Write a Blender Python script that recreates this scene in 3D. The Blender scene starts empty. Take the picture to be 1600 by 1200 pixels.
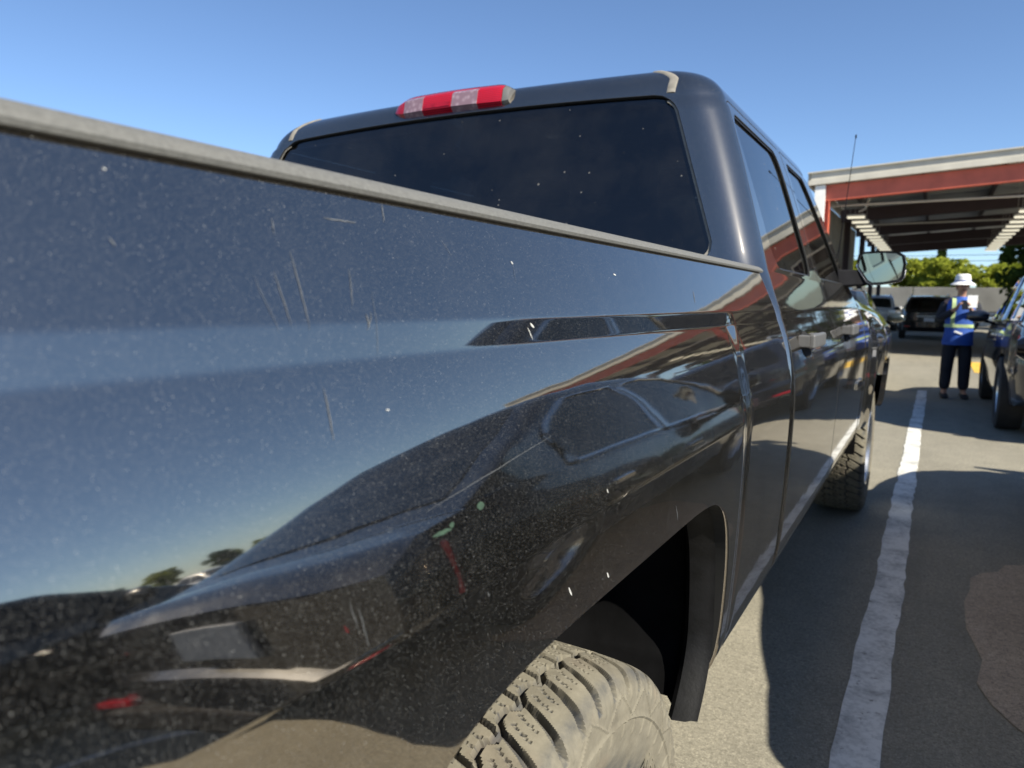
import bpy, bmesh, math, random
import numpy as np
from mathutils import Vector, Matrix
R = math.radians
random.seed(7)
S = bpy.context.scene
COL = S.collection

# ------------------------------------------------------------------ camera
cam_d = bpy.data.cameras.new('camera'); cam = bpy.data.objects.new('camera', cam_d); COL.objects.link(cam)
CP = Vector((1.295, -.7436, 1.1854)); YAW, PIT, ROL, FPX = .5205, -.1161, .0181, 1142.7
fw = Vector((-math.sin(YAW)*math.cos(PIT), math.cos(YAW)*math.cos(PIT), math.sin(PIT)))
r0 = Vector((math.cos(YAW), math.sin(YAW), 0)); u0 = r0.cross(fw)
rr = r0*math.cos(ROL)+u0*math.sin(ROL); uu = -r0*math.sin(ROL)+u0*math.cos(ROL)
M = Matrix((( rr.x, uu.x, -fw.x, CP.x), (rr.y, uu.y, -fw.y, CP.y), (rr.z, uu.z, -fw.z, CP.z), (0, 0, 0, 1)))
cam.matrix_world = M
cam_d.sensor_width = 36; cam_d.lens = 36*FPX/1600; cam_d.clip_start = .02; cam_d.clip_end = 2000
cam_d.dof.use_dof = True; cam_d.dof.focus_distance = .95; cam_d.dof.aperture_fstop = 7.5
S.camera = cam

# ------------------------------------------------------------------ sky, sun, exposure
SUN_EL, SUN_AZ = R(42), R(21)          # azimuth measured from +X towards -Y
sd = Vector((math.cos(SUN_AZ)*math.cos(SUN_EL), -math.sin(SUN_AZ)*math.cos(SUN_EL), math.sin(SUN_EL)))
W = bpy.data.worlds.new('World'); S.world = W; W.use_nodes = True
nt = W.node_tree; nt.nodes.clear()
sky = nt.nodes.new('ShaderNodeTexSky'); sky.sky_type = 'NISHITA'; sky.sun_disc = False
sky.sun_elevation = SUN_EL; sky.sun_rotation = math.atan2(sd.x, sd.y)
sky.air_density = .75; sky.dust_density = .25; sky.ozone_density = 3.0; sky.altitude = 0
bg = nt.nodes.new('ShaderNodeBackground'); bg.inputs[1].default_value = .080
wo = nt.nodes.new('ShaderNodeOutputWorld')
wb = nt.nodes.new('ShaderNodeMix'); wb.data_type = 'RGBA'; wb.blend_type = 'MULTIPLY'; wb.inputs[0].default_value = 1
wb.inputs[7].default_value = (.93, 1.0, 1.06, 1); nt.links.new(sky.outputs[0], wb.inputs[6]); nt.links.new(wb.outputs[2], bg.inputs[0]); nt.links.new(bg.outputs[0], wo.inputs[0])
sl = bpy.data.lights.new('sun', 'SUN'); sun = bpy.data.objects.new('sun', sl); COL.objects.link(sun)
sl.energy = 5.0; sl.angle = R(.53); sl.color = (1, .94, .80)
sun.rotation_euler = (-sd).to_track_quat('-Z', 'Y').to_euler()
S.view_settings.view_transform = 'Standard'; S.view_settings.look = 'None'
S.view_settings.exposure = 1.05; S.view_settings.gamma = 1
S.render.resolution_x, S.render.resolution_y = 1024, 768

# ------------------------------------------------------------------ materials
MATS = {}
class NB:
    """tiny node builder"""
    def __init__(s, name):
        s.m = bpy.data.materials.new(name); s.m.use_nodes = True; s.t = s.m.node_tree; s.t.nodes.clear()
        s.out = s.t.nodes.new('ShaderNodeOutputMaterial'); MATS[name] = s.m
    def n(s, typ, **kw):
        nd = s.t.nodes.new('ShaderNode'+typ)
        for k, v in kw.items(): setattr(nd, k, v)
        return nd
    def L(s, a, b): s.t.links.new(a, b)
    def pbsdf(s, col=(.5,.5,.5), rough=.5, metal=0, **kw):
        p = s.n('BsdfPrincipled'); p.inputs['Base Color'].default_value = (*col, 1)
        p.inputs['Roughness'].default_value = rough; p.inputs['Metallic'].default_value = metal
        for k, v in kw.items(): p.inputs[k].default_value = v
        return p
    def surf(s, o): s.L(o, s.out.inputs[0]); return s.m
    def obj(s): return s.n('TexCoord').outputs['Object']
    def noise(s, vec, scale, det=3, rough=.55):
        x = s.n('TexNoise'); x.inputs['Scale'].default_value = scale; x.inputs['Detail'].default_value = det
        x.inputs['Roughness'].default_value = rough; s.L(vec, x.inputs['Vector']); return x.outputs['Fac']
    def ramp(s, fac, stops):
        x = s.n('ValToRGB'); e = x.color_ramp.elements
        while len(e) < len(stops): e.new(.5)
        for el, (p, c) in zip(e, stops): el.position = p; el.color = (*c, 1) if len(c) == 3 else c
        s.L(fac, x.inputs[0]); return x.outputs[0]
    def math(s, op, a, b=None, clamp=False):
        x = s.n('Math', operation=op, use_clamp=clamp)
        for i, v in enumerate((a, b)):
            if v is None: continue
            if isinstance(v, (int, float)): x.inputs[i].default_value = v
            else: s.L(v, x.inputs[i])
        return x.outputs[0]
    def mixc(s, fac, a, b):
        x = s.n('Mix', data_type='RGBA')
        for i, v in ((0, fac), (6, a), (7, b)):
            if isinstance(v, (int, float)): x.inputs[i].default_value = v
            elif isinstance(v, tuple): x.inputs[i].default_value = (*v, 1)
            else: s.L(v, x.inputs[i])
        return x.outputs[2]
    def bump(s, h, strength, dist):
        x = s.n('Bump'); x.inputs['Strength'].default_value = strength; x.inputs['Distance'].default_value = dist
        s.L(h, x.inputs['Height']); return x.outputs[0]

def simple(name, col, rough=.5, metal=0, var=.25, scale=30, bump=0, **kw):
    b = NB(name); p = b.pbsdf(col, rough, metal, **kw); v = b.obj()
    f = b.noise(v, scale, 4)
    lo = tuple(c*(1-var) for c in col); hi = tuple(min(1, c*(1+var)) for c in col)
    b.L(b.ramp(f, [(.3, lo), (.7, hi)]), p.inputs['Base Color'])
    if bump: b.L(b.bump(b.noise(v, scale*6, 3), bump, .002), p.inputs['Normal'])
    return b.surf(p.outputs[0])

def flake_paint(name, base, dust, ior=1.9, dusty=1.0):
    """clear-coated black paint, metal flakes and settled dust specks"""
    b = NB(name); v = b.obj()
    p = b.pbsdf(base, .035, 1)
    rot = b.n('Mapping'); rot.inputs['Rotation'].default_value = (.63, .94, .41); b.L(v, rot.inputs[0])
    fac = None
    for sc, keep, rad, amt in ((1500, .50, .36, .30), (820, .86, .27, .55), (400, .982, .16, .6)):
        vo = b.n('TexVoronoi'); vo.inputs['Scale'].default_value = sc; b.L(rot.outputs[0], vo.inputs['Vector'])
        sep = b.n('SeparateColor'); b.L(vo.outputs['Color'], sep.inputs[0])
        on = b.math('GREATER_THAN', sep.outputs[0], keep)
        near = b.math('LESS_THAN', vo.outputs['Distance'], rad)
        amp = b.math('MULTIPLY', sep.outputs[1], amt)
        k = b.math('MULTIPLY', b.math('MULTIPLY', on, near), amp)
        fac = k if fac is None else b.math('MAXIMUM', fac, k)
    film = b.ramp(b.noise(v, 5, 5, .65), [(.35, (.10,)*3), (.75, (.34,)*3)])
    streak = b.n('Mapping'); streak.inputs['Scale'].default_value = (6, 40, 3); b.L(v, streak.inputs[0])
    film2 = b.ramp(b.noise(streak.outputs[0], 1, 4, .6), [(.45, (0,)*3), (.8, (.16,)*3)])
    fsum = b.math('ADD', b.math('MULTIPLY', film, .028*dusty), b.math('MULTIPLY', film2, .035*dusty))
    tot = b.math('MAXIMUM', b.math('MULTIPLY', fac, .55*dusty), fsum, True)
    d = b.n('BsdfDiffuse'); d.inputs[0].default_value = (*dust, 1)
    mx = b.n('MixShader'); b.L(tot, mx.inputs[0]); b.L(p.outputs[0], mx.inputs[1]); b.L(d.outputs[0], mx.inputs[2])
    b.L(b.bump(b.noise(v, 7, 2), .012, .02), p.inputs['Normal'])
    g2 = b.n('BsdfGlossy'); g2.inputs[0].default_value = (.006, .006, .006, 1); g2.inputs['Roughness'].default_value = .36
    ad = b.n('AddShader'); b.L(mx.outputs[0], ad.inputs[0]); b.L(g2.outputs[0], ad.inputs[1])
    return b.surf(ad.outputs[0])

def car_paint(name, col, metal=.2):
    b = NB(name); v = b.obj(); p = b.pbsdf(col, .28, metal)
    p.inputs['Coat Weight'].default_value = 1; p.inputs['Coat Roughness'].default_value = .04
    f = b.ramp(b.noise(v, 3, 5), [(.4, (.16,)*3), (.8, (.42,)*3)])
    b.L(f, p.inputs['Roughness'])
    dirt = b.ramp(b.noise(v, 1.6, 6), [(.5, (0,)*3), (.9, (.22,)*3)])
    b.L(b.mixc(dirt, col, (.22, .2, .17)), p.inputs['Base Color'])
    return b.surf(p.outputs[0])

def tint_glass(name, tint=(.04, .05, .055), ior=1.5, film=.02):
    b = NB(name); v = b.obj()
    tr = b.n('BsdfTransparent'); tr.inputs[0].default_value = (*tint, 1)
    gl = b.n('BsdfGlossy'); gl.inputs['Roughness'].default_value = .01; gl.inputs[0].default_value = (1, 1, 1, 1)
    fr = b.n('Fresnel'); fr.inputs[0].default_value = ior
    mx = b.n('MixShader'); b.L(fr.outputs[0], mx.inputs[0]); b.L(tr.outputs[0], mx.inputs[1]); b.L(gl.outputs[0], mx.inputs[2])
    d = b.n('BsdfDiffuse'); d.inputs[0].default_value = (.55, .52, .46, 1)
    vo = b.n('TexVoronoi'); vo.inputs['Scale'].default_value = 70; b.L(v, vo.inputs['Vector'])
    sep = b.n('SeparateColor'); b.L(vo.outputs['Color'], sep.inputs[0])
    spot = b.math('MULTIPLY', b.math('GREATER_THAN', sep.outputs[0], .93), b.math('LESS_THAN', vo.outputs['Distance'], b.math('MULTIPLY', sep.outputs[1], .24)))
    k = b.math('ADD', b.math('MULTIPLY', spot, .18), b.math('MULTIPLY', b.ramp(b.noise(v, 3.2, 6, .7), [(.42, (.25,)*3), (.70, (2.2,)*3)]), film), True)
    m2 = b.n('MixShader'); b.L(k, m2.inputs[0]); b.L(mx.outputs[0], m2.inputs[1]); b.L(d.outputs[0], m2.inputs[2])
    return b.surf(m2.outputs[0])

flake_paint('black_flake_paint', (.345, .31, .27), (.42, .42, .41))
tint_glass('tinted_glass', (.10, .12, .13), 1.75, .007)
tint_glass('windscreen_glass', (.62, .66, .66), 1.5, .004)
tint_glass('side_glass', (.22, .25, .25), 1.7, .006)
tint_glass('car_glass', (.10, .12, .12), film=.01)
simple('grey_plastic', (.105, .104, .097), .62, var=.18, scale=300, bump=.25)
simple('black_plastic', (.006, .006, .008), .8, var=.4, scale=14, bump=.1, **{'Specular IOR Level': .15})
simple('flange_plastic', (.003, .003, .0035), .6, var=.8, scale=25, bump=.2, **{'Specular IOR Level': .2})
simple('liner_felt', (.003, .003, .0035), .9, var=.6, scale=9, bump=.3, **{'Specular IOR Level': .1})
simple('seal_rubber', (.012, .012, .013), .45, var=.3)
simple('chrome', (.75, .75, .75), .08, 1, var=.04)
simple('silver_paint', (.52, .52, .5), .3, .6, var=.08)
simple('alloy', (.6, .6, .6), .25, .9, var=.12)
simple('handle_grey', (.085, .085, .085), .5, 0, var=.1)
simple('dusty_trim', (.19, .175, .15), .75, var=.2, scale=60)
simple('interior_dark', (.02, .021, .023), .8, var=.2)
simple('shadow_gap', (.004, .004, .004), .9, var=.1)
simple('white_paint', (.78, .77, .74), .5, var=.06, scale=4)
simple('fascia_metal', (.52, .49, .42), .5, var=.1, scale=3)
simple('red_steel', (.52, .11, .065), .5, var=.15, scale=3)
simple('deck_metal', (.48, .48, .47), .45, .3, var=.12, scale=2)
simple('frame_steel_shaded', (.035, .02, .025), .5, var=.15, scale=3)  # red frame steel with the shade under the roof put into its colour
simple('purlin_steel', (.05, .04, .05), .5, var=.15, scale=3)
simple('conduit', (.55, .53, .5), .4, .4, var=.1)
simple('wall_concrete', (.20, .195, .18), .9, var=.2, scale=.8)
simple('skin', (.36, .19, .12), .5, var=.1, **{'Subsurface Weight': .1})
simple('hair_dark', (.015, .011, .009), .6)
simple('vest_blue', (.015, .07, .33), .7, var=.2, scale=9)
simple('vest_lime', (.36, .46, .22), .5, var=.1)
simple('sleeve_dark', (.012, .014, .022), .85, var=.3, scale=12)
simple('trousers_dark', (.008, .010, .017), .85, var=.3, scale=12)
simple('hat_white', (.72, .70, .68), .85, var=.08, scale=25)
simple('phone_black', (.01, .01, .01), .15)
simple('paper_white', (.8, .8, .78), .7, var=.03)
simple('shoe_dark', (.012, .012, .014), .6)
simple('bark', (.11, .08, .055), .9, var=.35, scale=8, bump=.4)
simple('tyre_plain', (.022, .021, .020), .85, var=.4, scale=8, bump=.2)
simple('plate_dim', (.10, .12, .16), .5, var=.1)
simple('plate_white', (.6, .62, .66), .5, var=.05)
b = NB('red_lens'); p = b.pbsdf((.62, .012, .02), .08, 0, IOR=1.55)
p.inputs['Subsurface Weight'].default_value = .5; p.inputs['Subsurface Radius'].default_value = (.02, .002, .002)
wv = b.n('TexWave'); wv.inputs['Scale'].default_value = 60; wv.bands_direction = 'Z'; b.L(b.obj(), wv.inputs['Vector'])
b.L(b.mixc(wv.outputs['Fac'], (.22, .006, .016), (.42, .012, .028)), p.inputs['Base Color']); b.surf(p.outputs[0])
simple('red_dark_lens', (.26, .008, .02), .12, var=.3, scale=40)
b = NB('clear_lens'); p = b.pbsdf((.62, .60, .60), .1, .35, IOR=1.55)
vo = b.n('TexVoronoi'); vo.inputs['Scale'].default_value = 70; b.L(b.obj(), vo.inputs['Vector'])
b.L(b.ramp(vo.outputs['Distance'], [(.1, (.46, .33, .36)), (.6, (.30, .19, .22))]), p.inputs['Base Color']); b.surf(p.outputs[0])
b = NB('mirror_glass'); p = b.pbsdf((.42, .50, .50), .02, 1); b.surf(p.outputs[0])
b = NB('lamp_tube'); p = b.pbsdf((.8, .78, .7), .4, 0); p.inputs['Emission Color'].default_value = (1, .93, .72, 1)
p.inputs['Emission Strength'].default_value = .42; b.surf(p.outputs[0])

# dusty tread rubber: pale dust everywhere, darker on worn bands and in dust-free sipes, with shade painted into the grooves
b = NB('dusty_rubber'); v = b.obj(); p = b.pbsdf((.3, .27, .2), .92)
at = b.n('Attribute', attribute_name='wear_shade')
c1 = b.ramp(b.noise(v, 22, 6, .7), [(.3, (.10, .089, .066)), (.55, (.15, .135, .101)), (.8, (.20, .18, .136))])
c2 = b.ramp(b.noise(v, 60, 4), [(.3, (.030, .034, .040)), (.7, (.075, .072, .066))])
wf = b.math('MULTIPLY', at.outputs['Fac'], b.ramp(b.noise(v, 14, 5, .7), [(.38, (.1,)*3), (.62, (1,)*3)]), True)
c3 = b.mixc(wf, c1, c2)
red = b.ramp(b.noise(v, 9, 4), [(.58, (0,)*3), (.78, (.3,)*3)])
b.L(b.mixc(red, c3, (.14, .085, .055)), p.inputs['Base Color'])
b.L(b.bump(b.noise(v, 260, 4), .35, .001), p.inputs['Normal']); b.surf(p.outputs[0])

# asphalt
def asphalt(name, tone, seed=0):
    b = NB(name); v = b.obj(); p = b.pbsdf((.1, .1, .1), .9)
    mp = b.n('Mapping'); mp.inputs['Location'].default_value = (seed*3.1, seed*7.7, 0); b.L(v, mp.inputs[0]); v = mp.outputs[0]
    big = b.noise(v, .55, 6, .6); mid = b.noise(v, 6, 5, .65); fine = b.noise(v, 210, 3, .7)
    vo = b.n('TexVoronoi'); vo.inputs['Scale'].default_value = 150; b.L(v, vo.inputs['Vector'])
    sep = b.n('SeparateColor'); b.L(vo.outputs['Color'], sep.inputs[0])
    t = tone
    c = b.ramp(big, [(.32, tuple(x*.82 for x in t)), (.7, tuple(x*1.14 for x in t))])
    c = b.mixc(b.ramp(mid, [(.4, (0,)*3), (.75, (.55,)*3)]), c, tuple(x*.55 for x in t))
    c = b.mixc(b.ramp(sep.outputs[0], [(.55, (0,)*3), (1, (.5,)*3)]), c, tuple(x*1.55 for x in t))
    c = b.mixc(b.ramp(fine, [(.35, (.6,)*3), (.6, (0,)*3)]), c, tuple(x*.35 for x in t))
    g3 = b.noise(v, 75, 2, .8); c = b.mixc(b.ramp(g3, [(.34, (.75,)*3), (.50, (0,)*3)]), c, tuple(x*.42 for x in t))
    tr_ = b.n('Mapping'); tr_.inputs['Scale'].default_value = (1.6, .22, 1); b.L(v, tr_.inputs[0])
    c = b.mixc(b.ramp(b.noise(tr_.outputs[0], 1.7, 6, .65), [(.48, (0,)*3), (.72, (.55,)*3)]), c, tuple(x*.5 for x in t))
    # oil drips
    vs = b.n('TexVoronoi'); vs.inputs['Scale'].default_value = 3.2; b.L(v, vs.inputs['Vector'])
    s2 = b.n('SeparateColor'); b.L(vs.outputs['Color'], s2.inputs[0])
    spot = b.math('MULTIPLY', b.math('GREATER_THAN', s2.outputs[1], .80), b.math('LESS_THAN', b.math('ADD', vs.outputs['Distance'], b.math('MULTIPLY', fine, .02)), .045))
    c = b.mixc(b.math('MULTIPLY', spot, .8), c, (.012, .012, .012))
    # hairline cracks
    vc = b.n('TexVoronoi', feature='DISTANCE_TO_EDGE'); vc.inputs['Scale'].default_value = .42
    wp = b.n('Mix', data_type='VECTOR'); wp.inputs[0].default_value = .12
    ns = b.n('TexNoise'); ns.inputs['Scale'].default_value = 2.2; ns.inputs['Detail'].default_value = 6; b.L(v, ns.inputs['Vector'])
    b.L(v, wp.inputs[4]); b.L(ns.outputs['Color'], wp.inputs[5]); b.L(wp.outputs[1], vc.inputs['Vector'])
    cr = b.math('LESS_THAN', vc.outputs['Distance'], .0011)
    c = b.mixc(b.math('MULTIPLY', b.math('MULTIPLY', cr, b.ramp(b.noise(v, .9, 3), [(.55, (0,)*3), (.65, (1,)*3)])), .6), c, (.03, .03, .028))
    b.L(c, p.inputs['Base Color'])
    b.L(b.bump(b.math('ADD', fine, sep.outputs[0]), .35, .004), p.inputs['Normal'])
    return b.surf(p.outputs[0])
asphalt('asphalt', (.262, .240, .186))
asphalt('asphalt_patch', (.40, .32, .235), 3)
def road_paint(name, col):
    b = NB(name); v = b.obj(); p = b.pbsdf(col, .75)
    n = b.noise(v, 5, 8, .72); n2 = b.noise(v, 60, 4, .7)
    m = b.ramp(b.math('ADD', b.math('MULTIPLY', n, .7), b.math('MULTIPLY', n2, .3)), [(.46, (0,)*3), (.62, (.9,)*3)])
    c = b.mixc(m, col, tuple(x*.42 for x in col))
    dk = b.ramp(b.noise(v, 22, 5, .75), [(.60, (0,)*3), (.68, (.9,)*3)])
    c = b.mixc(dk, c, (.13, .12, .10))
    b.L(c, p.inputs['Base Color']); b.L(b.bump(n2, .4, .002), p.inputs['Normal']); return b.surf(p.outputs[0])
road_paint('line_white', (.62, .61, .57)); road_paint('line_yellow', (.68, .42, .06))
def leaf_mat(name, c0, c1):
    b = NB(name); d = b.n('BsdfDiffuse'); t = b.n('BsdfTranslucent')
    c = b.ramp(b.noise(b.obj(), 1.3, 4), [(.3, c0), (.7, c1)])
    b.L(c, d.inputs[0]); b.L(c, t.inputs[0]); mx = b.n('MixShader'); mx.inputs[0].default_value = .38
    b.L(d.outputs[0], mx.inputs[1]); b.L(t.outputs[0], mx.inputs[2]); return b.surf(mx.outputs[0])
leaf_mat('leaf_light', (.15, .19, .02), (.36, .38, .06)); leaf_mat('leaf_dark', (.02, .042, .012), (.06, .09, .02))
for nm, c in (('car_black', (.007, .007, .009)), ('car_navy', (.008, .011, .02)), ('car_grey', (.05, .052, .055)),
              ('car_white', (.72, .72, .70)), ('car_silver', (.38, .38, .38)), ('car_green', (.03, .038, .034)), ('car_red', (.22, .012, .012))):
    car_paint(nm, c)

# ------------------------------------------------------------------ mesh helpers
def link(o, parent=None):
    COL.objects.link(o)
    if parent: o.parent = parent
    return o
def empty(name, label, cat, group=None, loc=(0, 0, 0), rz=0):
    o = bpy.data.objects.new(name, None); link(o); o.empty_display_size = .2
    o.location = loc; o.rotation_euler = (0, 0, rz); o['label'] = label; o['category'] = cat
    if group: o['group'] = group
    return o
def mesh_obj(name, verts, faces, mat, parent=None, smooth=True, angle=35, normals=None, mats=None, mi=None):
    me = bpy.data.meshes.new(name); me.from_pydata([tuple(v) for v in verts], [], faces)
    for m in (mats or [mat]): me.materials.append(MATS[m])
    if mi is not None: me.polygons.foreach_set('material_index', mi)
    if smooth:
        me.polygons.foreach_set('use_smooth', [True]*len(me.polygons))
        if normals is None: me.set_sharp_from_angle(angle=R(angle))
        else: me.normals_split_custom_set_from_vertices([tuple(n) for n in normals])
    o = bpy.data.objects.new(name, me); link(o, parent); return o
def tag(o, label=None, cat=None, group=None, kind=None):
    for k, v in (('label', label), ('category', cat), ('group', group), ('kind', kind)):
        if v: o[k] = v
    return o

class MB:
    def __init__(s): s.v = []; s.f = []
    def add(s, vs, fs):
        o = len(s.v); s.v += [Vector(v) for v in vs]; s.f += [tuple(i+o for i in f) for f in fs]; return s
    def box(s, c, d, mat=None):
        hx, hy, hz = d[0]/2, d[1]/2, d[2]/2
        vs = [Vector((x, y, z)) for x in (-hx, hx) for y in (-hy, hy) for z in (-hz, hz)]
        if mat is not None: vs = [mat @ v for v in vs]
        c = Vector(c)
        return s.add([v+c for v in vs], [(0,1,3,2), (4,6,7,5), (0,4,5,1), (2,3,7,6), (0,2,6,4), (1,5,7,3)])
    def hexa(s, p8): # 0-3 bottom loop, 4-7 top loop
        return s.add(p8, [(3,2,1,0), (4,5,6,7), (0,1,5,4), (1,2,6,5), (2,3,7,6), (3,0,4,7)])
    def tube(s, pts, rad, n=8, cap=True):
        pts = [Vector(p) for p in pts]; rad = rad if isinstance(rad, (list, tuple)) else [rad]*len(pts)
        rings = []; up = Vector((0, 0, 1))
        for i, p in enumerate(pts):
            t = (pts[min(i+1, len(pts)-1)]-pts[max(i-1, 0)]).normalized()
            a = t.cross(up if abs(t.z) < .95 else Vector((1, 0, 0))).normalized(); bb = t.cross(a)
            rings.append([p+(a*math.cos(k*2*math.pi/n)+bb*math.sin(k*2*math.pi/n))*rad[i] for k in range(n)])
        return s.loft(rings, True, cap)
    def loft(s, rings, closed=True, cap=False):
        n = len(rings[0]); vs = [v for r_ in rings for v in r_]; fs = []
        for i in range(len(rings)-1):
            for k in range(n if closed else n-1):
                k2 = (k+1) % n; fs.append((i*n+k, i*n+k2, (i+1)*n+k2, (i+1)*n+k))
        if cap: fs.append(tuple(range(n))[::-1]); fs.append(tuple((len(rings)-1)*n+k for k in range(n)))
        return s.add(vs, fs)
    def revolve(s, prof, n=32, axis='x', c=(0, 0, 0)): # prof: (along, radius)
        rings = []
        for a, r_ in prof:
            ring = []
            for k in range(n):
                t = 2*math.pi*k/n
                q = (a, r_*math.cos(t), r_*math.sin(t)) if axis == 'x' else (r_*math.cos(t), r_*math.sin(t), a)
                ring.append(Vector(q)+Vector(c))
            rings.append(ring)
        return s.loft(rings, True, False)
    def build(s, name, mat, parent=None, smooth=True, bevel=0, angle=35, seg=2):
        o = mesh_obj(name, s.v, s.f, mat, parent, smooth, angle)
        bm = bmesh.new(); bm.from_mesh(o.data); bmesh.ops.recalc_face_normals(bm, faces=bm.faces); bm.to_mesh(o.data); bm.free()
        if smooth: o.data.set_sharp_from_angle(angle=R(angle))
        if bevel:
            md = o.modifiers.new('bevel', 'BEVEL'); md.width = bevel; md.segments = seg; md.limit_method = 'ANGLE'; md.angle_limit = R(35)
            md.harden_normals = True
        return o

def clip_sheet(us, vs, f, pos):
    """quads over (u,v) kept where f>=0, cut exactly on f=0; returns uv list, faces, boundary edges on the cut"""
    F = np.array([[f(u, v) for v in vs] for u in us]); idx = {}; uv = []; cut = set(); faces = []
    def vid(u, v, c=False):
        k = (round(u, 6), round(v, 6))
        if k not in idx: idx[k] = len(uv); uv.append((u, v))
        if c: cut.add(idx[k])
        return idx[k]
    for i in range(len(us)-1):
        for j in range(len(vs)-1):
            cs = [(us[i], vs[j], F[i, j]), (us[i+1], vs[j], F[i+1, j]), (us[i+1], vs[j+1], F[i+1, j+1]), (us[i], vs[j+1], F[i, j+1])]
            if all(c[2] < 0 for c in cs): continue
            if all(c[2] >= 0 for c in cs): faces.append(tuple(vid(c[0], c[1]) for c in cs)); continue
            poly = []
            for k in range(4):
                a, b_ = cs[k], cs[(k+1) % 4]
                if a[2] >= 0: poly.append(vid(a[0], a[1]))
                if (a[2] >= 0) != (b_[2] >= 0):
                    p0, p1 = (a, b_) if (a[0], a[1]) < (b_[0], b_[1]) else (b_, a)
                    t0, t1 = 0., 1.; s0 = p0[2] >= 0
                    for _ in range(9):
                        tm = (t0+t1)/2
                        if (f(p0[0]+(p1[0]-p0[0])*tm, p0[1]+(p1[1]-p0[1])*tm) >= 0) == s0: t0 = tm
                        else: t1 = tm
                    poly.append(vid(p0[0]+(p1[0]-p0[0])*t0, p0[1]+(p1[1]-p0[1])*t0, True))
            q = [poly[k] for k in range(len(poly)) if poly[k] != poly[k-1]]
            if len(q) >= 3: faces.append(tuple(q))
    ec = {}
    for fc in faces:
        for k in range(len(fc)):
            e = tuple(sorted((fc[k], fc[(k+1) % len(fc)]))); ec.setdefault(e, []).append((fc[k], fc[(k+1) % len(fc)]))
    edge = [v_[0] for e, v_ in ec.items() if len(v_) == 1]
    return uv, faces, edge, cut

def sheet_obj(name, us, vs, f, pos, mat, parent, side=1, lip=0., lip_all=True, off=0., lipdir=None, lipmat=None):
    """sheet with exact normals and a rolled-in lip round every open edge; side=-1 mirrors in X"""
    uv, faces, edge, cut = clip_sheet(us, vs, f, pos)
    P = [Vector(pos(u, v)) for u, v in uv]; N = []
    h = 1.5e-3
    for (u, v) in uv:
        du = (us[-1]-us[0])*h*.3; dv = (vs[-1]-vs[0])*h*.3
        a = Vector(pos(min(u+du, us[-1]), v))-Vector(pos(max(u-du, us[0]), v)); c = Vector(pos(u, min(v+dv, vs[-1])))-Vector(pos(u, max(v-dv, vs[0])))
        n = a.cross(c); n = n.normalized() if n.length > 1e-12 else Vector((0, 0, 1)); N.append(n)
    if off: P = [p_+n*off for p_, n in zip(P, N)]
    verts = list(P); norms = list(N); fs = [tuple(q) for q in faces]; nmain = len(fs); lm_ = []
    if lip:
        for (a, b_) in edge:
            if not lip_all and not (a in cut and b_ in cut): continue
            d = lipdir if lipdir else None
            ia = (Vector(d) if d else -N[a])*lip; ib = (Vector(d) if d else -N[b_])*lip
            e = (P[b_]-P[a]); m = e.cross(N[a]).normalized() if e.length > 1e-9 else N[a]
            o = len(verts)
            r1 = .0022
            q = [P[a], P[b_], P[b_]+ib*.12+m*r1*.6, P[a]+ia*.12+m*r1*.6, P[b_]+ib, P[a]+ia]
            nn = [N[a], N[b_], m, m, m, m]
            verts += q; norms += nn
            fs += [(o+1, o, o+3, o+2), (o+2, o+3, o+5, o+4)]; lm_ += [0 if (name == 'bed_side' and a in cut and b_ in cut) else 1, 1]
    if side < 0:
        verts = [Vector((-p_.x, p_.y, p_.z)) for p_ in verts]; norms = [Vector((-n.x, n.y, n.z)) for n in norms]
        fs = [q[::-1] for q in fs]
    mi = [0]*nmain+(lm_ if lipmat else [0]*len(lm_))
    return mesh_obj(name, verts, fs, mat, parent, True, normals=norms, mats=[mat, lipmat] if lipmat else None, mi=mi)

def smst(a, b, x):
    t = min(1, max(0, (x-a)/(b-a))); return t*t*(3-2*t)
def hp(ds, r_):  # rounded convex region from inside distances
    m = min(ds)
    if m > r_: return m
    return r_-math.sqrt(sum(max(0, r_-d)**2 for d in ds))
def lerp(a, b, t): return a+(b-a)*t

# ------------------------------------------------------------------ ground
def ground():
    n = 44; v = []; f = []
    for i in range(n+1):
        for j in range(n+1):
            a = (i/n*2-1); c = (j/n*2-1)
            v.append((600*a*abs(a)**1.6, 600*c*abs(c)**1.6, 0))
    for i in range(n):
        for j in range(n): f.append((i*(n+1)+j, (i+1)*(n+1)+j, (i+1)*(n+1)+j+1, i*(n+1)+j+1))
    o = mesh_obj('ground', v, f, 'asphalt', None, False); tag(o, 'worn grey-brown asphalt of the parking lot', kind='structure')
ground()
def painted_strip(name, pts, w, mat, label, z=.004, jit=.006, step=.09):
    rnd = random.Random(len(label)); v = []; f = []
    (x0, y0), (x1, y1) = pts; L = math.hypot(x1-x0, y1-y0); n = max(2, int(L/step)); dx, dy = (x1-x0)/L, (y1-y0)/L
    wob = 0
    for i in range(n+1):
        t = i/n*L; wob = wob*.75+rnd.uniform(-1, 1)*jit*.5
        for s_ in (-1, 1):
            e = s_*w/2+wob+rnd.uniform(-jit, jit)*.5
            v.append((x0+dx*t-dy*e, y0+dy*t+dx*e, z))
        if i: f.append((2*i-2, 2*i, 2*i+1, 2*i-1))
    o = mesh_obj(name, v, f, mat, None, False); tag(o, label, kind='structure'); return o
painted_strip('parking_line', ((1.193, -3.6), (1.222, 11.0)), .115, 'line_white', 'worn white painted stall line beside the black pickup', jit=.009)
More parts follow.
